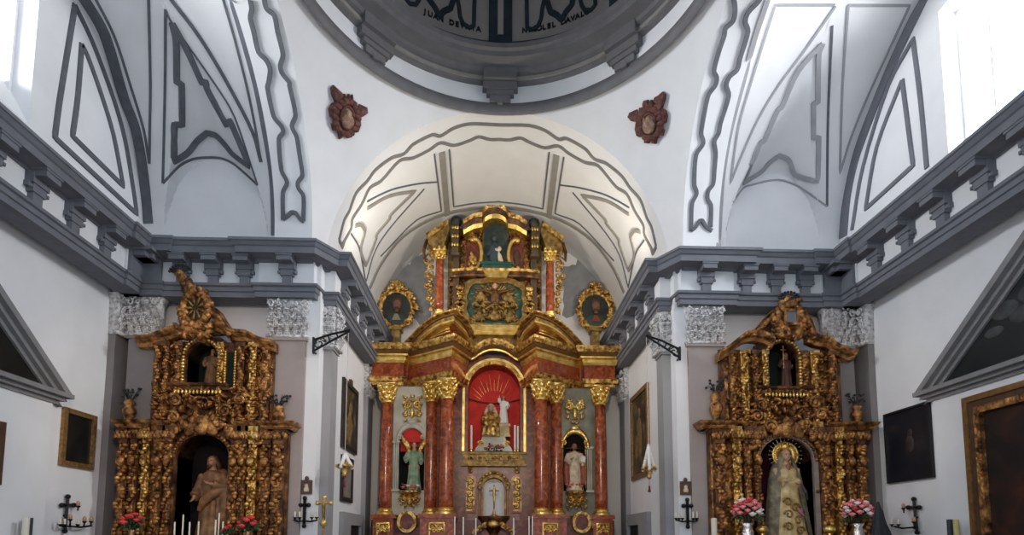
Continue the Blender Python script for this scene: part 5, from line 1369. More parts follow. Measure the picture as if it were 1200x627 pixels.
# saint in the right bay
sx_ = lx(673, 14.45)+AX; zb_ = NRZ; H = zc(518, 14.45)-zb_-.02
t, Wf = figure('statue', sx_, 14.46, zb_+.002, H, 'bearded saint statue in ivory tunic and red brown cloak within a dark arched niche', ROBEIV, SKIND, HAIRB,
    [((-.17, -.05, .63), (-.08, -.14, .66)), ((.17, -.05, .63), (.14, -.15, .60))], hair_len=-.1, beard=True)
m = MB()
for q in (-1, 1): m.tube([(q*.09, .0, .81), (q*.17, -.01, .66), (q*.18, -.03, .42), (q*.16, -.05, .14)], [.035, .07, .07, .06], 10)
m.tube([(-.11, .04, .80), (0, .075, .80), (.11, .04, .80)], .045, 8); m.blob((0, .08, .42), (.15, .05, .38), None, 2)
obj('cloak', Wf(fuse(m, .012)), ROBER, t, True)
obj('book', Wf(MB().box(.10, .19, -.22, -.18, .58, .70)), PALEG, t)
obj('staff', Wf(MB().tube([(.21, -.10, .05), (.21, -.12, 1.0)], .010, 6).blob((.21, -.12, 1.02), (.03, .02, .03), None, 1)), GOLD, t)
# upper niche figures of the side altars
t, Wf = figure('statue', (SL['u0']+SL['u1'])/2+.05, 10.62, SL['uzb']+.004, SL['Z'](402)-SL['uzb'], 'small brown gilded figure in the arched upper niche under the rayed medallion', ROBEB, SKIND, HAIRB, tilt=.5, hair_len=.3)
t, Wf = figure('statue', UY(921, 430, 10.62).x, 10.62, SR['uzb']+.004, UY(921, 414, 10.62).z-SR['uzb'], 'small dark red figure holding up a thin cross in an upper niche', plain('maroon_robe', (.085, .03, .025), .6, var=.3, scale=10), SKIND, HAIRB, [((-.17, -.05, .66), (-.14, -.14, .80)), ((.17, -.05, .63), (.10, -.14, .62))])
m = MB().tube([(-.15, -.18, .55), (-.15, -.18, 1.12)], .012, 6).tube([(-.22, -.18, 1.02), (-.08, -.18, 1.02)], .012, 6); obj('hand_cross', Wf(m), GOLD, t)
# group in the red niche
zg = zc(530, 14.8)+.035
m = MB().box(AX-.72, AX+.50, 14.80, 15.22, zg, zg+.14); 
gz = zc(512, 14.9)
m = MB().prism([(AX-.52, zg), (AX+.50, zg), (AX+.46, zg+.10), (AX+.34, zg+.24), (AX+.30, gz), (AX-.32, gz), (AX-.36, zg+.24), (AX-.48, zg+.10)], 14.86, 15.22)
pl = single('statue_plinth', m, PALEG, 'pale sloping plinth under the gilded group in the red niche', 'plinth')
m = MB()
for q in (-1, 1):
    scroll(m, AX-.01+q*.34, zg+.2, 14.85, .09, q, 1.3, .025)
obj('plinth_scroll', m, GOLDB, pl, True)
H = zc(474, 14.98)-gz
mxx = lx(575, 14.98)+AX
t = thing('statue', (mxx, 15.0, gz), 'seated gilded Madonna in the red niche leaning over a small figure', 'statue')
k_ = H
def W2(m): m.v = [(mxx+a*k_, 15.0+b*k_, gz+d*k_) for a, b, d in m.v]; return m
b = MB(); b.blob((.0, -.03, .89), (.085, .095, .115), None, 2); b.blob((0, -.075, .83), (.05, .05, .05), None, 2); b.tube([(0, -.12, .90), (0, -.13, .865)], [.012, .018], 5); b.tube([(0, 0, .80), (0, .02, .70)], .05, 8); b.blob((0, .02, .55), (.15, .11, .22), None, 2)
for q in (-1, 1):
    b.tube([(q*.14, 0, .68), (q*.22, -.08, .50), (q*.10, -.22, .42)], [.055, .045, .03], 8); hand(b, (q*.10, -.22, .42), (-q*.6, -.6, .1), (0, 0, 1), .13, .5, q)
    b.tube([(q*.10, 0, .36), (q*.13, -.26, .34), (q*.13, -.28, .05)], [.09, .08, .05], 8); b.blob((q*.13, -.33, .03), (.04, .09, .03), None, 1)
obj('body', W2(fuse(b, .014)), SKIN, t, True)
r = MB(); cone_robe(r, [(0, .29, .30, 0, -.10), (.22, .27, .29, 0, -.11), (.42, .24, .22, 0, -.06), (.56, .17, .13, 0, 0), (.70, .19, .11, 0, .02), (.79, .07, .06, 0, .02)], 9, .09, 5)
for q in (-1, 1): r.tube([(q*.15, 0, .70), (q*.24, -.08, .50), (q*.14, -.19, .43)], [.08, .085, .06], 9); r.blob((q*.14, -.25, .36), (.12, .11, .10), None, 2)
obj('robe', W2(fuse(r, .016)), GOLD, t, True)
m = MB(); m.blob((0, .015, .93), (.11, .105, .11), None, 2); m.tube([(-.09, .03, .92), (-.16, .05, .75), (-.20, .06, .5)], [.05, .06, .04], 8); m.tube([(.09, .03, .92), (.16, .05, .75), (.20, .06, .5)], [.05, .06, .04], 8); m.blob((0, .08, .7), (.16, .05, .25), None, 2)
obj('veil', W2(fuse(m, .016)), ROBEIV, t, True)
for q in (-1, 1): obj('eye', W2(MB().blob((q*.035, -.118, .905), (.014, .01, .008), None, 1)), BLACK, t)
# kneeling child figure at her knee and white robed angel on the right
fx = lx(569, 14.85)+AX; H = zc(497, 14.84)-zc(515, 14.84)
t, Wf = figure('statue', fx, 14.86, gz+.003, zc(494, 14.86)-gz, 'tiny white and dark figure standing at the knee of the seated Madonna', WAXW, SKIN, HAIRB, hair_len=.1, feet=False)
zped = zc(497, 14.95)
m = MB().box(lx(585, 14.95)+AX, lx(597, 14.95)+AX, 14.88, 15.12, gz, zped-.06).box(lx(584, 14.95)+AX, lx(598, 14.95)+AX, 14.86, 15.14, zped-.08, zped).box(lx(584, 14.95)+AX, lx(598, 14.95)+AX, 14.86, 15.14, gz, gz+.05)
single('statue_pedestal', m, ROBEW, 'cream and gold pedestal under the white angel in the red niche', 'pedestal')
t, Wf = figure('statue', lx(590, 14.98)+AX, 14.98, zped+.002, zc(464, 14.98)-zped, 'white robed angel figure on a cream pedestal in the red niche', WAXW, SKIN, HAIRB, [((-.15, -.06, .78), (-.14, -.10, .92)), ((.17, -.05, .63), (.10, -.14, .58))], hair_len=.1)
# gilded crucifix in front of the tabernacle
zx0 = zc(605, 14.45)
t = thing('crucifix', (AX+.01, 14.45, zx0), 'small gilded crucifix on a stand before the white tabernacle', 'crucifix')
m = MB().lathe([(.10, zx0), (.10, zx0+.02), (.03, zx0+.06), (.045, zx0+.10), (.02, zx0+.14), (.02, zx0+.20)], (AX+.01, 14.45), 14); obj('stand', m, GOLD, t, True)
zt_ = zc(570, 14.45)
m = MB().box(AX-.008, AX+.028, 14.455, 14.475, zx0+.18, zt_+.03).box(AX-.12, AX+.14, 14.455, 14.475, zt_-.13, zt_-.10); obj('cross', m, GOLDR, t)
m = MB(); z_ = zt_-.10
m.blob((AX+.01, 14.42, z_+.06), (.035, .035, .045), None, 2); m.tube([(AX+.01, 14.43, z_+.02), (AX+.01, 14.43, z_-.18), (AX+.02, 14.43, z_-.36)], [.04, .035, .018], 8)
for q in (-1, 1): m.tube([(AX+.01+q*.03, 14.43, z_-.0), (AX+.01+q*.075, 14.435, z_+.02), (AX+.01+q*.12, 14.44, z_+.05)], [.018, .015, .012], 6); m.blob((AX+.01+q*.128, 14.44, z_+.058), (.016, .012, .018), None, 1)
obj('christ_figure', fuse(m, .008), GOLDB, t, True)
# ================================================================== candles and flowers
def candle(px, ytop, Y, zbase, label, group, r=.014, mat=None, name='candle', hol=True):
    p = UY(px, ytop, Y); t = thing(name, (p.x, Y, zbase), label, 'candle', group)
    L = min(.62, (p.z-zbase)*.7); zc_ = p.z-L
    obj('wax', MB().lathe([(r, zc_), (r*.95, p.z-.01), (r*.5, p.z), (0, p.z)], (p.x, Y), 10), mat or WAX, t, 'auto')
    obj('wick', MB().tube([(p.x, Y, p.z-.005), (p.x, Y, p.z+.015)], .003, 5), BLACK, t)
    if hol: obj('candlestick', MB().lathe([(.06, zbase), (.06, zbase+.015), (.02, zbase+.05), (.012, zc_-.10), (.02, zc_-.07), (.012, zc_-.05), (max(.03, r*1.6), zc_-.01), (max(.032, r*1.7), zc_+.005), (r, zc_+.006)], (p.x, Y), 12), BRASS, t, True)
    return t
GZ = 1.32
for (px, yt, Y), lab in zip(((205, 611.6, 10.06), (215, 603, 10.14), (222.5, 611.6, 10.06), (233, 611, 10.10), (253, 609, 10.06), (257, 601, 10.14), (261.5, 611, 10.10)),
    ('leftmost thin candle before the black niche of the robed figure', 'taller thin candle second from the left before the black niche', 'short thin candle third from the left before the black niche',
     'thin candle in front of the robed figure, middle of its row', 'thin candle just right of the robed figure feet', 'tallest candle right of the robed figure in the black niche', 'rightmost thin candle of the row before the black niche')):
    candle(px, yt, Y, GZ, lab, 'thin candles before the left niche')
ztab = 1.08
at = single('altar_table', MB().box(-1.7, 1.55, 12.9, 13.6, 0, 1.02).box(-1.78, 1.63, 12.85, 13.65, 1.02, 1.08), MARBD, 'dark marble altar table in front of the main altarpiece', 'altar')
for (px, yt), lab in zip(((533, 605), (543, 606), (557.7, 607), (602, 607), (620, 605), (624, 605)),
    ('leftmost slim candle at the foot of the main altarpiece', 'second slim candle from the left at the main altarpiece', 'slim candle left of the tabernacle base', 'slim candle right of the tabernacle base', 'left one of the close candle pair right of the tabernacle', 'rightmost slim candle at the foot of the main altarpiece')):
    candle(px, yt, 13.25, ztab, lab, 'slim candles on the main altar', .016, WAXW)
for px, yt, lab in ((552.5, 498, 'tall white candle at the left edge of the red niche'), (603.5, 498, 'inner tall white candle at the right of the red niche'), (607, 499, 'outermost tall white candle at the right of the red niche')):
    p = UY(px, yt, 14.86); zb_ = zg
    t = thing('candle', (p.x, 14.86, zb_), lab, 'candle', 'white candles in the red niche')
    obj('wax', MB().lathe([(.030, zb_+.04), (.028, p.z-.01), (.0, p.z)], (p.x, 14.86), 10), WAXW, t, 'auto'); obj('cup', MB().lathe([(.045, zb_), (.045, zb_+.02), (.034, zb_+.05), (.030, zb_+.05)], (p.x, 14.86), 10), BRASS, t)
candle(836.5, 607, 9.9, 1.08, 'thick cream candle at the left end of the mirror crested altarpiece', 'altar candles', .055, WAX)
for px, lab in ((893, 'gold knobbed candlestick at the left foot of the Madonna'), (972, 'gold knobbed candlestick at the right foot of the Madonna')):
    p = UY(px, 619, 10.05); t = thing('candlestick', (p.x, 10.05, GZ), lab, 'candlestick', 'gold candlesticks by the Madonna')
    obj('stem', MB().lathe([(.10, GZ), (.10, GZ+.02), (.03, GZ+.08), (.04, GZ+.2), (.02, GZ+.3), (.02, p.z-.14), (.05, p.z-.10)], (p.x, 10.05), 14), BRASS, t, True)
    obj('knob', MB().lathe([(.03, p.z-.11), (.10, p.z-.06), (.11, p.z-.01), (.07, p.z+.04), (.0, p.z+.05)], (p.x, 10.05), 14), GOLDB, t, True)
def rose(m, c, r, rr):
    m.blob(c, r*.62, None, 1)
    for k in range(6):
        a = k*1.05+rr.uniform(0, 1); R = Matrix.Rotation(a, 3, 'Z') @ Matrix.Rotation(.9, 3, 'X')
        m.blob((c[0]+r*.5*math.cos(a), c[1]+r*.5*math.sin(a), c[2]+r*.1), (r*.5, r*.42, r*.22), R, 0)
def bouquet(px, py, Y, R, zbase, label, mats, vase, nfl, group, fl_r, seed, leafy=.5):
    r = random.Random(seed); p = UY(px, py, Y); t = thing('bouquet', (p.x, Y, zbase), label, 'flowers', group); zv = p.z-R*.75
    v = vase[1]
    obj('vase', MB().lathe([(v*.8, zbase), (v*.85, zbase+.02), (v*.4, zbase+.06), (v*.5, zbase+.10), (v, zbase+(zv-zbase)*.55), (v*.9, zbase+(zv-zbase)*.75), (v*.65, zbase+(zv-zbase)*.9), (v*.95, zv), (v*.8, zv), (v*.5, zv-.05)], (p.x, Y), 18), vase[0], t, True)
    lf = MB()
    for k in range(int(46*leafy)+10):
        a = r.uniform(0, 2*PI); b = r.uniform(-.6, 1.2); q = R*r.uniform(.6, 1.1); c = (p.x+q*math.cos(a)*math.cos(b), Y+q*.7*math.sin(a)*math.cos(b), p.z-R*.25+q*.75*math.sin(b))
        lf.blob(c, (.05, .016, .028), Matrix.Rotation(a, 3, 'Z') @ Matrix.Rotation(-b, 3, 'Y'), 0)
    for k in range(8): a = 2*PI*k/8; lf.tube([(p.x, Y, zv-.03), (p.x+R*.5*math.cos(a), Y+R*.35*math.sin(a), p.z)], .008, 4)
    obj('leaves', lf, GREENL, t)
    ga = PI*(3-5**.5)
    for k in range(nfl):
        f = 1-(k+.5)/nfl*1.25; rad = math.sqrt(max(0, 1-f*f)); a = k*ga
        c = (p.x+R*.88*rad*math.cos(a), Y-R*.1+R*.75*rad*math.sin(a), p.z+R*.88*f)
        m = MB(); rose(m, c, fl_r*r.uniform(.85, 1.15), r); obj('flower', m, mats[k % len(mats)], t, True)
bouquet(155, 612, 10.0, .17, GZ, 'red flowers with dark leaves at the left end of the rayed altarpiece', [REDB], (BRONZE, .07), 9, 'red bouquets', .062, 3, 1)
bouquet(291, 615, 10.0, .15, GZ, 'red flowers with dark leaves at the right of the black niche', [REDB], (BRONZE, .07), 8, 'red bouquets', .062, 4, 1)
bouquet(267, 621, 10.1, .09, GZ, 'small low red posy beside the rightmost thin candle', [REDB], (BRONZE, .04), 5, 'red bouquets', .045, 8, .3)
bouquet(875, 600, 9.98, .27, GZ, 'round pink and white bouquet in a silver vase left of the Madonna', [PINK, WHITEF, REDB, PINK, WHITEF], (SILVER, .12), 38, 'pink and white bouquets', .06, 5)
bouquet(1004, 601, 9.98, .26, GZ, 'round pink and white bouquet in a silver vase right of the Madonna', [PINK, WHITEF, REDB, PINK, PINK, WHITEF], (SILVER, .12), 36, 'pink and white bouquets', .06, 6)
def posy(px, py, Y, W_, H_, n, mats, label, seed, zrest):
    r = random.Random(seed); p = UY(px, py, Y); t = thing('flower_arrangement', (p.x, Y, zrest), label, 'flowers', 'flowers on the main altarpiece')
    m = MB()
    for k in range(n*2): m.blob((p.x+r.uniform(-W_, W_), Y+r.uniform(-.02, .04), max(zrest+.015, p.z+r.uniform(-H_, H_*.6))), (.045, .02, .025), Matrix.Rotation(r.uniform(0, 3), 3, 'Y'), 0)
    m.box(p.x-W_*.8, p.x+W_*.8, Y+.0, Y+.05, zrest, zrest+.02)
    obj('leaves', m, GREENL, t)
    for k in range(n):
        m = MB(); rose(m, (p.x-W_+2*W_*(k+.5)/n, Y-.03, p.z+r.uniform(-H_*.6, H_*.6)), .055, r); obj('flower', m, mats[k % len(mats)], t, True)
ORANGE = plain('orange_flower', (.62, .17, .09), .5, var=.3, scale=30)
posy(481, 569.5, 14.34, .22, .07, 7, [ORANGE, REDB, WHITEF, ORANGE], 'orange and red flowers at the feet of the green angel', 1, NLZ+.001)
posy(673, 569.5, 14.34, .22, .07, 7, [ORANGE, REDB, ORANGE, WHITEF], 'orange and red flowers at the feet of the bearded saint', 2, NRZ+.001)
posy(579, 524, 14.83, .26, .13, 9, [ORANGE, GOLD, REDB, PINK, PALEG], 'mixed flowers in front of the pale plinth in the red niche', 3, zg)

# ================================================================== pictures, pediments and fittings on the walls
def frame_x(name, sd, X, ya, yb, za, zb, fw, label, cat, fmat, cmat, group=None, dep=.06, inner=None, outer=None):
    # picture hung on a wall plane x = X ; sd is the side of the church
    t = thing(name, (X, (ya+yb)/2, za), label, cat, group)
    i = -sd
    def bx(m, y0, y1, z0, z1, d0, d1): m.box(X+i*d0, X+i*d1, y0, y1, z0, z1)
    m = MB(); bx(m, ya, yb, za, za+fw, .002, dep); bx(m, ya, yb, zb-fw, zb, .002, dep); bx(m, ya, ya+fw, za+fw, zb-fw, .002, dep); bx(m, yb-fw, yb, za+fw, zb-fw, .002, dep)
    f = obj('frame', m, fmat, t)
    if outer:
        q = .075; m = MB()
        for y0, y1, z0, z1 in ((ya-.01, yb+.01, za-.01, za+q), (ya-.01, yb+.01, zb-q, zb+.01), (ya-.01, ya+q, za+q, zb-q), (yb-q, yb+.01, za+q, zb-q)): bx(m, y0, y1, z0, z1, .0, dep+.03)
        obj('outer_moulding', m, outer, f)
    if inner:
        q = fw*.68; m = MB()
        for y0, y1, z0, z1 in ((ya+q, yb-q, za+q, za+fw+.02), (ya+q, yb-q, zb-fw-.02, zb-q), (ya+q, ya+fw+.02, za+fw+.02, zb-fw-.02), (yb-fw-.02, yb-q, za+fw+.02, zb-fw-.02)): bx(m, y0, y1, z0, z1, .0, dep+.02)
        obj('frame_fillet', m, inner, f)
    m = MB(); bx(m, ya+fw*.8, yb-fw*.8, za+fw*.8, zb-fw*.8, .002, dep*.4); c = obj('canvas', m, cmat, t)
    return t, c
def pic_px(corners, X):
    P = [UX(a, b, X) for a, b in corners]   # tl, tr, br, bl
    ys = [p.y for p in P]; zs = [p.z for p in P]
    ya = min((ys[0]+ys[3])/2, (ys[1]+ys[2])/2); yb = max((ys[0]+ys[3])/2, (ys[1]+ys[2])/2)
    return ya, yb, (zs[2]+zs[3])/2, (zs[0]+zs[1])/2
def blobs_on(canvas_obj, X, sd, items, mat, name='painted_figure'):
    m = MB()
    for y, z, ry, rz in items: m.blob((X-sd*.03, y, z), (.012, ry, rz), None, 2)
    obj(name, m, mat, canvas_obj, True)
DIM = plain('dim_flesh_paint', (.035, .022, .02), .6, var=.5, scale=9); DIMG = plain('dim_grey_paint', (.045, .05, .052), .6, var=.5, scale=7); DIMB = plain('ochre_paint', (.20, .12, .05), .6, var=.5, scale=9)
ya, yb, za, zb = pic_px([(74.5, 477), (113, 489), (104, 551), (65, 544)], -XW)
GILTF = plain('worn_gilt_frame', (.33, .19, .07), .4, metal=.6, var=.4, scale=18, bump=.4)
frame_x('painting', -1, -XW, ya, yb, za, zb, .085, 'small black painting in a worn gilt frame on the blue white wall', 'painting', GILTF, CANV1)
ya, yb, za, zb = pic_px([(1036, 487), (1090, 470), (1098, 559), (1045, 567)], XW)
t, cv = frame_x('painting', 1, XW, ya, yb, za, zb, .035, 'blue black painting in a thin dark frame beside the pink bouquet', 'painting', BLACK, CANV2)
blobs_on(cv, XW, 1, [(ya+.5, (za+zb)/2, .10, .16), (ya+.48, (za+zb)/2+.2, .06, .07)], DIM)
ya, yb, za, zb = pic_px([(401, 446), (418.5, 457), (415, 533), (398, 523)], -XS)
t, cv = frame_x('painting', -1, -XS, ya, yb, za, zb, .10, 'dark framed tall painting on the sanctuary wall above the hanging lamp', 'painting', BLACK, CANV3)
blobs_on(cv, -XS, -1, [((ya+yb)/2, za+.55, .22, .38), ((ya+yb)/2+.05, za+1.0, .13, .16), ((ya+yb)/2-.25, za+.4, .12, .2)], DIMB)
obj('crest', MB().box(-XS+.0, -XS+.06, (ya+yb)/2-.08, (ya+yb)/2+.08, zb-.02, zb+.12), WOOD, t)
ya, yb, za, zb = pic_px([(399.6, 533), (412.5, 539), (410, 591), (397, 585)], -XS)
t, cv = frame_x('painting', -1, -XS, ya, yb, za, zb, .10, 'small dark framed picture with a pale grey figure behind the left hanging lamp', 'painting', BLACK, plain('grey_canvas', (.20, .185, .16), .6, var=.35, scale=3))
ya, yb, za, zb = pic_px([(739, 465), (760.5, 453), (763, 555), (743.5, 564)], XS)
t, cv = frame_x('painting', 1, XS, ya, yb, za, zb, .11, 'tall brown painting in a gold frame on the sanctuary wall behind the beaded lamp', 'painting', GILTF, CANV3)
blobs_on(cv, XS, 1, [((ya+yb)/2, za+1.0, .20, .5), ((ya+yb)/2, za+1.6, .10, .13), ((ya+yb)/2+.3, za+.8, .13, .3)], DIMB)
# pedimented aedicules on the end walls
for sd, yk, zk, lab in ((-1, 9.34, 4.05, 'grey pediment with a black tympanum on the wall above the small gilt framed painting'), (1, 9.12, 4.19, 'grey pediment with a cloudy dark tympanum above the large gold framed painting')):
    x0 = sd*XW; YP = 6.45; a = yk-YP; ap = zk+a*(.815 if sd < 0 else .80)
    sl = struct('wall_left_slab' if sd < 0 else 'wall_right_slab', MB().box(x0, sd*(XW-.10), YP-a+.22, yk-.22, 0, zk-.17), WHITE)
    t = thing('pediment', (x0, YP, zk-.2), lab, 'pediment')
    m = MB(); P = [(x0-sd*.08, yk-.10, zk-.19), (x0-sd*.08, YP-a+.10, zk-.19)]
    if sd > 0: P = P[::-1]
    # base cornice
    for e0, e1, d in ((0, .07, .10), (.06, .13, .16), (.12, .19, .24)): m.box(x0-sd*.102, x0-sd*(d+.03), YP-a+.24-d, yk-.24+d, zk-.19+e0, zk-.19+e1)
    obj('base_cornice', m, GREYS, t)
    for s_ in (-1, 1):
        m = MB()
        for e0, e1, d in ((.0, .13, .24), (.11, .22, .16), (.20, .31, .09)):
            m.prismx([(YP+s_*a, zk-e0), (YP, ap-e0), (YP, ap-e1), (YP+s_*(a-e1*.9), zk-e0*.2-.02)][::s_], x0-sd*.004, x0-sd*d)
        obj('raking_cornice', m, GREYS, t)
    m = MB().prismx([(YP-a+.3, zk-.02), (YP+a-.3, zk-.02), (YP, ap-.28)], x0-sd*.004, x0-sd*.05)
    ty = obj('tympanum_painting', m, CANV1 if sd < 0 else CANV5, t)
    if sd > 0: blobs_on(ty, XW-.02, 1, [(7.55, 5.0, .22, .13), (7.30, 4.85, .2, .12), (7.75, 4.75, .16, .08), (7.2, 5.1, .15, .12)], DIMG, 'painted_cloud')
frame_x('painting', 1, XW-.10, 4.5, UX(1132, 480, XW-.16).y, 1.2, UX(1131, 468, XW-.16).z, .25, 'large dark painting in a wide double gold frame under the cloudy pediment', 'painting', WOOD, CANV4, None, .09, GOLDO, WOODG)
frame_x('painting', -1, -XW+.10, 4.7, UX(3.5, 530, -XW+.14).y, 2.45, 3.36, .10, 'brown picture frame edge under the black pediment at the picture border', 'painting', WOOD, CANV1)
# small icons on the piers
for c, lab, nm in (((353, 366.3, 563, 579), 'small dark framed icon above the candle sconce left of the gold cross', -1), ((797, 809, 564.5, 580), 'small dark framed icon on the pier beside the beaded lamp', 1)):
    a = UY(c[0], c[3], 10.56); b = UY(c[1], c[2], 10.56)
    t = thing('icon', ((a.x+b.x)/2, 10.56, a.z), lab, 'icon', 'icons on the piers')
    obj('frame', MB().ring([(a.x, a.z), (b.x, a.z), (b.x, b.z), (a.x, b.z)], [(a.x+.045, a.z+.045), (b.x-.045, a.z+.045), (b.x-.045, b.z-.045), (a.x+.045, b.z-.045)], 10.51, 10.565).blob(((a.x+b.x)/2, 10.54, b.z+.03), (.04, .02, .05), None, 1), WOOD, t)
    pn = obj('panel', MB().box(a.x+.03, b.x-.03, 10.535, 10.565, a.z+.03, b.z-.03), plain('icon_ground', (.14, .10, .07), .5, var=.4, scale=9), t)
    m = MB().blob(((a.x+b.x)/2, 10.53, (a.z+b.z)/2+.02), (.035, .01, .04), None, 1).blob(((a.x+b.x)/2, 10.53, (a.z+b.z)/2-.05), (.055, .01, .06), None, 1); obj('icon_figure', m, ROBEIV, pn, True)
# cross-shaped candle sconces
def sconce(F, label, top, bot, arm, armw, low, loww, bulbs, candles, extra=None):
    # F maps (u,v) pixel pairs to wall points, second value lifts off the wall
    c = F(low[0], low[1], .0); t = thing('candle_sconce', tuple(c), label, 'sconce', 'wrought iron sconces')
    m = MB(); m.tube([F(*top, .05), F(*bot, .05)], .030, 4); m.tube([F(arm[0]-armw, arm[1], .05), F(arm[0]+armw, arm[1], .05)], .028, 4)
    for q in (F(*top, .05), F(arm[0]-armw, arm[1], .05), F(arm[0]+armw, arm[1], .05), F(*bot, .05)): m.blob(q, .042, None, 1)
    m.tube([F((arm[0]+low[0])/2, (arm[1]+low[1])/2, .0), F((arm[0]+low[0])/2, (arm[1]+low[1])/2, .06)], .02, 5)
    obj('cross', m, IRON, t)
    m = MB(); m.tube([F(low[0]-loww[0], low[1]-1.0, .13), F(low[0]-loww[0]*.5, low[1]+1.2, .14), F(low[0], low[1], .06), F(low[0]+loww[1]*.5, low[1]+1.2, .14), F(low[0]+loww[1], low[1]-.5, .13)], .018, 6)
    ar = obj('arm', m, IRON, t)
    for i, (x, y0, y1) in enumerate(candles+bulbs):
        b = i >= len(candles)
        a0, a1 = F(x, y0, .13), F(x, y1, .13)
        m = MB().tube([F(x, low[1] if y0 > arm[1]+8 else y0+5, .12), a0], .012, 5); a = Vector(a0); 
        m.lathe([(.008, a.z-.03), (.035, a.z), (.038, a.z+.01), (.01, a.z+.012)], (a.x, a.y), 8); obj('candle_cup', m, IRON, t, True)
        if b: obj('bulb', MB().blob((Vector(a0)+Vector(a1))/2, (.030, .030, .055), None, 1), plain('amber_glass', (.50, .25, .12), .3), t, True)
        else: obj('candle', MB().tube([a0, a1], .017, 7), WAX, t)
    return t
Fl = lambda px, py, d: UX(px, py, -XW)+Vector((d, 0, 0))
Fr = lambda px, py, d: UX(px, py, XW)+Vector((-d, 0, 0))
Fp = lambda px, py, d: UY(px, py, 10.57)+Vector((0, -d, 0))
sconce(Fl, 'black cross shaped sconce below the small gilt framed painting', (76, 582), (72.4, 622.5), (76, 592), 7, (73, 616.6), (12, 25), [(90, 611.5, 605.5), (98, 611.5, 605.5), (82.5, 593.5, 587.5), (73, 609, 603)], [(61, 615, 608), (66.5, 615, 608), (82, 615, 608)])
sconce(Fr, 'black cross shaped sconce below the blue black painting', (1074, 585), (1078, 624), (1074, 594.7), 6.5, (1077, 618), (21, 7), [(1079.5, 612, 606), (1067, 596, 590)], [(1053, 615, 608), (1061, 615, 608)])
sconce(Fp, 'cross shaped candle sconce on the pier left of the gold processional cross', (358.3, 584), (357.2, 616.6), (358, 592), 4.7, (358, 610.4), (11, 16.5), [], [(348.6, 607, 600), (354, 607, 600), (368, 607, 600), (373.6, 607, 600)])
sconce(Fp, 'cross shaped candle sconce on the pier below the icon by the beaded lamp', (804.3, 586), (805, 617.5), (804.5, 593), 4.6, (805, 610.5), (16, 9.5), [], [(789.5, 608, 601), (793, 608, 601), (797, 608, 601), (809.5, 608, 600), (813.8, 608, 600)])
# gilded processional cross on a pole
p0 = UY(380, 583, 10.2); p1 = UY(379, 614, 10.2)
t = thing('processional_cross', (p0.x, 10.2, 0), 'gold processional cross on a pole in front of the left pier', 'cross')
zt_ = p0.z; za_ = UY(380, 589.5, 10.2).z; hw_ = .115
m = MB().box(p0.x-.022, p0.x+.022, 10.18, 10.22, p1.z+.05, zt_).box(p0.x-hw_, p0.x+hw_, 10.18, 10.22, za_-.022, za_+.022)
for q in ((p0.x, zt_), (p0.x-hw_, za_), (p0.x+hw_, za_)): m.blob((q[0], 10.2, q[1]), (.045, .03, .045), None, 1)
m.lathe([(.02, p1.z-.06), (.06, p1.z-.02), (.06, p1.z+.04), (.02, p1.z+.09)], (p0.x, 10.2), 10)
obj('cross', m, GOLDB, t, True)
m = MB().blob((p0.x, 10.165, za_+.03), (.025, .025, .032), None, 1).tube([(p0.x, 10.17, za_), (p0.x, 10.17, za_-.2), (p0.x, 10.17, za_-.3)], [.03, .025, .012], 7)
for q in (-1, 1): m.tube([(p0.x+q*.02, 10.17, za_-.01), (p0.x+q*.10, 10.175, za_+.02)], .012, 6)
obj('christ_figure', fuse(m, .008), GOLD, t, True)
obj('pole', MB().lathe([(.16, 0), (.16, .03), (.03, .06), (.018, .1), (.018, p1.z)], (p0.x, 10.2), 10), BRASS, t, True)
# hanging lamps on wrought brackets
def lamp_bracket(sd, pa, pb, tip, label):
    A = UY(*pa, 10.40); B = UY(*pb, 10.40); T = UY(*tip, 10.62)
    t = thing('lamp_bracket', tuple(B), label, 'bracket', 'iron lamp brackets')
    A.y = B.y = 10.42
    m = MB().tube([A, A+(T-A)*.5+Vector((0, 0, .02)), T], .022, 6).tube([B, B+(T-B)*.5, T+Vector((0, 0, -.02))], .020, 6); obj('arm', m, IRON, t)
    m = MB(); c = A+(T-A)*.16; d = (T-A).normalized()
    pts = []
    for k in range(22):
        a = k/21*2.6*PI; r = .12*(1-k/28); pts.append(c+d*(r*math.cos(a))+Vector((0, 0, -.10+r*math.sin(a))))
    m.tube(pts, .014, 5); m.tube([A+Vector((0, 0, .05)), B+Vector((0, 0, -.05))], .024, 6); m.tube([A, A+Vector((0, .2, 0))], .02, 5); m.tube([B, B+Vector((0, .2, 0))], .02, 5)
    m.tube([c+d*.12+Vector((0, 0, -.10)), A+(T-A)*.16+Vector((0, 0, .0))], .012, 5)
    for q in (.4, .62): m.tube([A+(T-A)*q, B+(T-B)*(q+.05)], .014, 5)
    obj('scroll', m, IRON, t)
    return T
TL = lamp_bracket(-1, (367, 398), (367, 411), (410, 387), 'black iron lamp bracket at the left pier capital')
TR = lamp_bracket(1, (797, 409), (797, 419), (757.5, 393), 'black iron lamp bracket at the right pier capital')
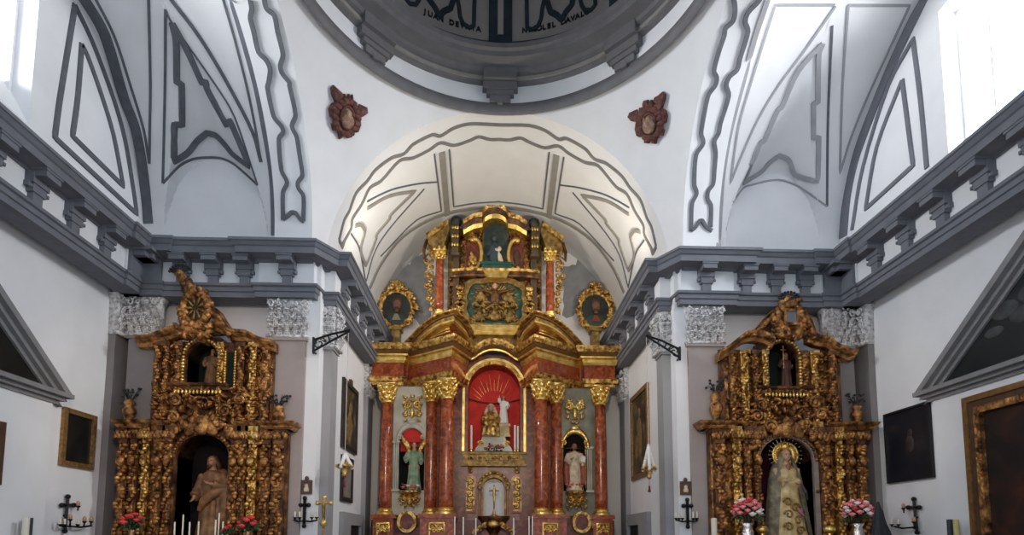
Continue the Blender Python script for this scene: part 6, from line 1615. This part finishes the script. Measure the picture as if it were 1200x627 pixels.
def hang_lamp(T, pytop, pybody, pytas, label, wide):
    x, y = T.x, T.y; f = lambda py: UY(590, py, y).z
    zt, zb, zs = f(pytop), f(pybody), f(pytas)
    t = thing('hanging_lamp', (x, y, zs), label, 'lamp', 'hanging sanctuary lamps')
    obj('cord', MB().tube([(x, y, T.z-.02), (x, y, zt)], .006, 5), plain('pale_cord', (.55, .53, .5), .6), t)
    for k in range(3):
        a = 2*PI*k/3+.3; m = MB(); n = 12
        for j in range(n):
            q = j/(n-1); r = wide*q**1.1; m.blob((x+r*math.cos(a), y+r*math.sin(a), zt-(zt-zb)*q), (.036, .036, .040), None, 1)
        obj('bead_chain', m, WAXW, t, True)
    m = MB().lathe([(.0, zb-.20), (.03, zb-.18), (.05, zb-.14), (.03, zb-.12), (.07, zb-.06), (wide*.5, zb-.03), (wide*.85, zb), (wide*.85, zb+.03), (wide*.7, zb+.035), (.06, zb+.02), (.06, zb+.10), (.0, zb+.10)], (x, y), 20)
    for k in range(9): a = 2*PI*k/9; m.blob((x+wide*1.0*math.cos(a), y+wide*1.0*math.sin(a), zb+.02), (.035, .035, .035), None, 1)
    obj('lamp_dish', m, GOLD, t, True)
    m = MB().tube([(x, y, zb-.19), (x, y, zs+.12)], .005, 5).lathe([(.008, zs+.13), (.022, zs+.10), (.018, zs+.08), (.032, zs), (.0, zs)], (x, y), 8); obj('tassel', m, plain('red_tassel', (.25, .02, .03), .7), t, True)
hang_lamp(TR, 521, 549, 576, 'beaded lamp with a red tassel hanging before the tall gold framed painting', .125)
hang_lamp(Vector((UY(404, 540, TL.y).x, TL.y, TL.z)), 533, 549, 572, 'white and gold hanging lamp before the pale grey figure picture', .14)
# sanctuary doors
for n, sd, (xa, ya_), (xb, yb_), (ia, ib, iy) in ((1, -1, (397.6, 597), (421, 606), (406.5, 421, 609)), (2, 1, (763, 597), (738, 606), (752.4, 737, 609))):
    X = sd*XS; Y0, Y1 = sorted((UX(xa, ya_, X).y, UX(xb, yb_, X).y)); zt = (UX(xa, ya_, X).z+UX(xb, yb_, X).z)/2
    I0, I1 = sorted((UX(ia, iy, X).y, UX(ib, iy, X).y)); zi = zt-.28
    I1 = min(I1, Y1-.15)
    m = MB(); m.box(X-.0, X-sd*.10, Y0, I0, 0, zt); m.box(X, X-sd*.10, I1, Y1, 0, zt); m.box(X, X-sd*.10, I0, I1, zi, zt)
    d = struct('door_%d' % n, m, GREYP)
    m = MB().box(X-sd*.0, X-sd*.03, I0, I1, 0, zi)
    for k in range(2): m.box(X-sd*.03, X-sd*.045, I0+.1+(I1-I0)/2*k, I0+(I1-I0)/2*(k+1)-.06, .3, zi-.15)
    obj('door_leaf', m, BLACK, d)
    obj('handle', MB().blob((X-sd*.06, (I0+I1)/2+.06, 1.05), .03, None, 1), BRASS, d)
# oval gilt-framed portraits beside the attic
def medallion(px, py, label, seed, robe, sd):
    Y = YB-.28; c = UY(px, py, Y); rx, rz = .43, .50; r = random.Random(seed)
    t = thing('portrait_medallion', (c.x, Y, c.z-rz), label, 'portrait', 'gilded portrait medallions')
    n = 36; ring = [(c.x+rx*math.cos(2*PI*k/n), Y, c.z+rz*math.sin(2*PI*k/n)) for k in range(n+1)]
    m = MB().tube(ring, .05, 8)
    for k in range(54):
        a = 2*PI*k/54; q = r.uniform(1.05, 1.32) if -.1 < math.sin(a) else r.uniform(1.0, 1.15)
        m.blob((c.x+rx*q*math.cos(a), Y-.02, c.z+rz*q*math.sin(a)), (r.uniform(.05, .11), .05, r.uniform(.035, .06)), Matrix.Rotation(-a+r.uniform(.3, .9), 3, 'Y'), 1)
    for s_ in (-1, 1):
        scroll(m, c.x+s_*.34, c.z-.40, Y-.03, .12, s_, 1.4, .035); scroll(m, c.x+s_*.12, c.z+rz+.17, Y-.03, .11, s_, 1.3, .035, 1)
        scroll(m, c.x+s_*.40, c.z+.36, Y-.03, .10, s_, 1.3, .03, .8)
    m.blob((c.x, Y-.04, c.z+rz+.22), (.07, .05, .14), None, 1)
    obj('frame', m, GOLD, t, True)
    cv = obj('canvas', MB().prism([(c.x+rx*math.cos(2*PI*k/n), c.z+rz*math.sin(2*PI*k/n)) for k in range(n)], Y+.0, Y+.24), CANV6, t)
    m = MB().blob((c.x+.02, Y-.01, c.z+.12), (.12, .04, .16), None, 2).tube([(c.x+.02, Y-.01, c.z-.02), (c.x+.02, Y-.01, c.z-.10)], .06, 7); obj('painted_head', m, plain('portrait_flesh', (.19, .085, .055), .6, var=.4, scale=12), cv, True)
    m = MB().blob((c.x+.02, Y+.0, c.z+.22), (.145, .035, .12), None, 2).blob((c.x+.02, Y-.03, c.z-.03), (.08, .03, .09), None, 2); obj('painted_hair', m, robe[1], cv, True)
    m = MB().blob((c.x, Y+.0, c.z-.30), (.30, .04, .20), None, 2); obj('painted_shoulders', m, robe[0], cv, True)
    m = MB().prism([(c.x-.11, c.z-.34), (c.x+.14, c.z-.34), (c.x+.05, c.z-.16), (c.x-.04, c.z-.16)], Y-.06, Y-.02); obj('painted_book', m, robe[2], cv)
    pz0 = ZCOR+.06; pz1 = c.z-rz-.02
    m = MB().box(c.x-.16, c.x+.16, Y-.1, Y+.26, pz1-.10, pz1+.0).box(c.x-.11, c.x+.11, Y-.05, Y+.26, pz0-.1, pz1-.1).box(c.x-.20, c.x+.20, Y-.12, Y+.26, pz0-.14, pz0-.04).blob((c.x+.10, Y-.05, pz0+.05), (.07, .05, .1), None, 1).blob((c.x-.10, Y-.05, pz0+.05), (.07, .05, .1), None, 1)
    obj('bracket_pedestal', m, OCHRE, t)
medallion(464.5, 362, 'oval gilt framed portrait of a bearded man left of the attic columns', 2, (plain('dark_robe_paint', (.03, .05, .04), .6), HAIRB, plain('paper_paint', (.26, .24, .17), .6)), -1)
medallion(697.5, 364, 'oval gilt framed portrait over a red book right of the attic columns', 4, (plain('green_robe_paint', (.04, .06, .045), .6), HAIRB, plain('red_book_paint', (.22, .045, .025), .6)), 1)
# tall poles by the wall slabs and the dark draped banner
def pole(px0, py, X, r, mat, label, cat, name, lean=0):
    p = UX(px0, py, X); t = single(name, MB().tube([(p.x, p.y-lean, 0), (p.x, p.y, p.z-.01)], [r*1.15, r], 10).lathe([(.055, 0), (.055, .03), (.03, .05)], (p.x, p.y-lean), 12), mat, label, cat, 'tall poles along the end walls')
pole(31, 606, -XW+.28, .045, WAX, 'tall cream processional candle left of the black cross sconce', 'candle', 'processional_candle'); pole(35.5, 606, -XW+.24, .040, SLATE, 'dark pole beside the cream candle left of the black cross sconce', 'pole', 'banner_pole')
pole(1113, 608, XW-.24, .045, SLATE, 'dark pole beside the large gold framed painting', 'pole', 'banner_pole'); pole(1120, 608, XW-.28, .040, plain('yellow_wax', (.55, .45, .18), .5), 'yellowish processional candle beside the large gold frame', 'candle', 'processional_candle')
a = UY(1029, 588, 9.2)
m = MB(); cone_robe(m, [(0, .40, .22, 0, 0), (1.0, .30, .18, 0, 0), (1.7, .17, .12, 0, 0), (a.z-.25, .08, .06, -.02, 0), (a.z, .015, .015, -.03, 0)], 9, .12, 4)
m.v = [(x+a.x+.03, y+9.2, z) for x, y, z in m.v]
single('draped_banner', m, plain('navy_cloth', (.014, .016, .022), .7, var=.4, scale=5), 'dark cloth banner furled to a point beside the right pink bouquet', 'banner', None, True)
SKY_NAVE, SKY_SIDE = .95, 3.2
# ================================================================== light
W = bpy.data.worlds.new('world'); SC.world = W; W.use_nodes = True
wn = W.node_tree; bg = wn.nodes['Background']
# bright daylight on the two window sides, dimmer towards the nave
tc = wn.nodes.new('ShaderNodeTexCoord'); sx = wn.nodes.new('ShaderNodeSeparateXYZ')
mr = wn.nodes.new('ShaderNodeMapRange'); mr.inputs[1].default_value = -.1; mr.inputs[2].default_value = .12; mr.inputs[3].default_value = SKY_NAVE; mr.inputs[4].default_value = SKY_SIDE
wn.links.new(tc.outputs['Generated'], sx.inputs[0]); wn.links.new(sx.outputs[1], mr.inputs[0]); wn.links.new(mr.outputs[0], bg.inputs[1])
bg.inputs[0].default_value = (.77, .87, 1, 1)
def area(name, loc, target, sx, sy, power, col=(1, 1, 1)):
    l = bpy.data.lights.new(name, 'AREA'); l.shape = 'RECTANGLE'; l.size = sx; l.size_y = sy; l.energy = power; l.color = col
    o = bpy.data.objects.new(name, l); COL.objects.link(o); o.location = loc
    o.rotation_euler = (Vector(target)-Vector(loc)).to_track_quat('-Z', 'Y').to_euler(); return o
def spot(name, loc, target, power, ang, col, blend=.6, r=.15):
    l = bpy.data.lights.new(name, 'SPOT'); l.energy = power; l.spot_size = math.radians(ang); l.spot_blend = blend; l.color = col; l.shadow_soft_size = r
    o = bpy.data.objects.new(name, l); COL.objects.link(o); o.location = loc
    o.rotation_euler = (Vector(target)-Vector(loc)).to_track_quat('-Z', 'Y').to_euler(); return o
l1 = area('daylight_left', (-9.4, 7.5, 9.6), (5.2, 9.4, 9.4), 2.2, 3.2, 420, (.93, .96, 1)); l1.data.spread = math.radians(75)
l2 = area('daylight_right', (9.4, 7.5, 9.8), (4.5, 9.2, 9.9), 3.0, 3.2, 820, (.95, .97, 1)); l2.data.spread = math.radians(110)
spot('nave_spotlight', (0, 1.5, 5.2), (0, 14.5, 5.2), 1000, 46, (1, .80, .55))
for sd in (-1, 1):
    spot('cornice_spotlight', (sd*3.15, 11.6, 7.45), (-sd*.5, 13.6, 10.4), 270, 140, (1, .89, .70), 1, .1)
    spot('sanctuary_spotlight', (sd*3.05, 11.9, 7.6), (-sd*3.5, 12.8, 4.6), 260, 70, (1, .93, .85), .8, .1)
    spot('altar_fill_spot', (sd*1.5, 1.8, 5.0), (sd*5.5, 10.6, 3.8), 800 if sd < 0 else 540, 36, (1, .74, .50))  # unseen warm fill added to brighten the side altars
SC.view_settings.view_transform = 'Standard'; SC.view_settings.look = 'None'; SC.view_settings.gamma = 1
SC.view_settings.use_curve_mapping = False; SC.view_settings.exposure = -0.10
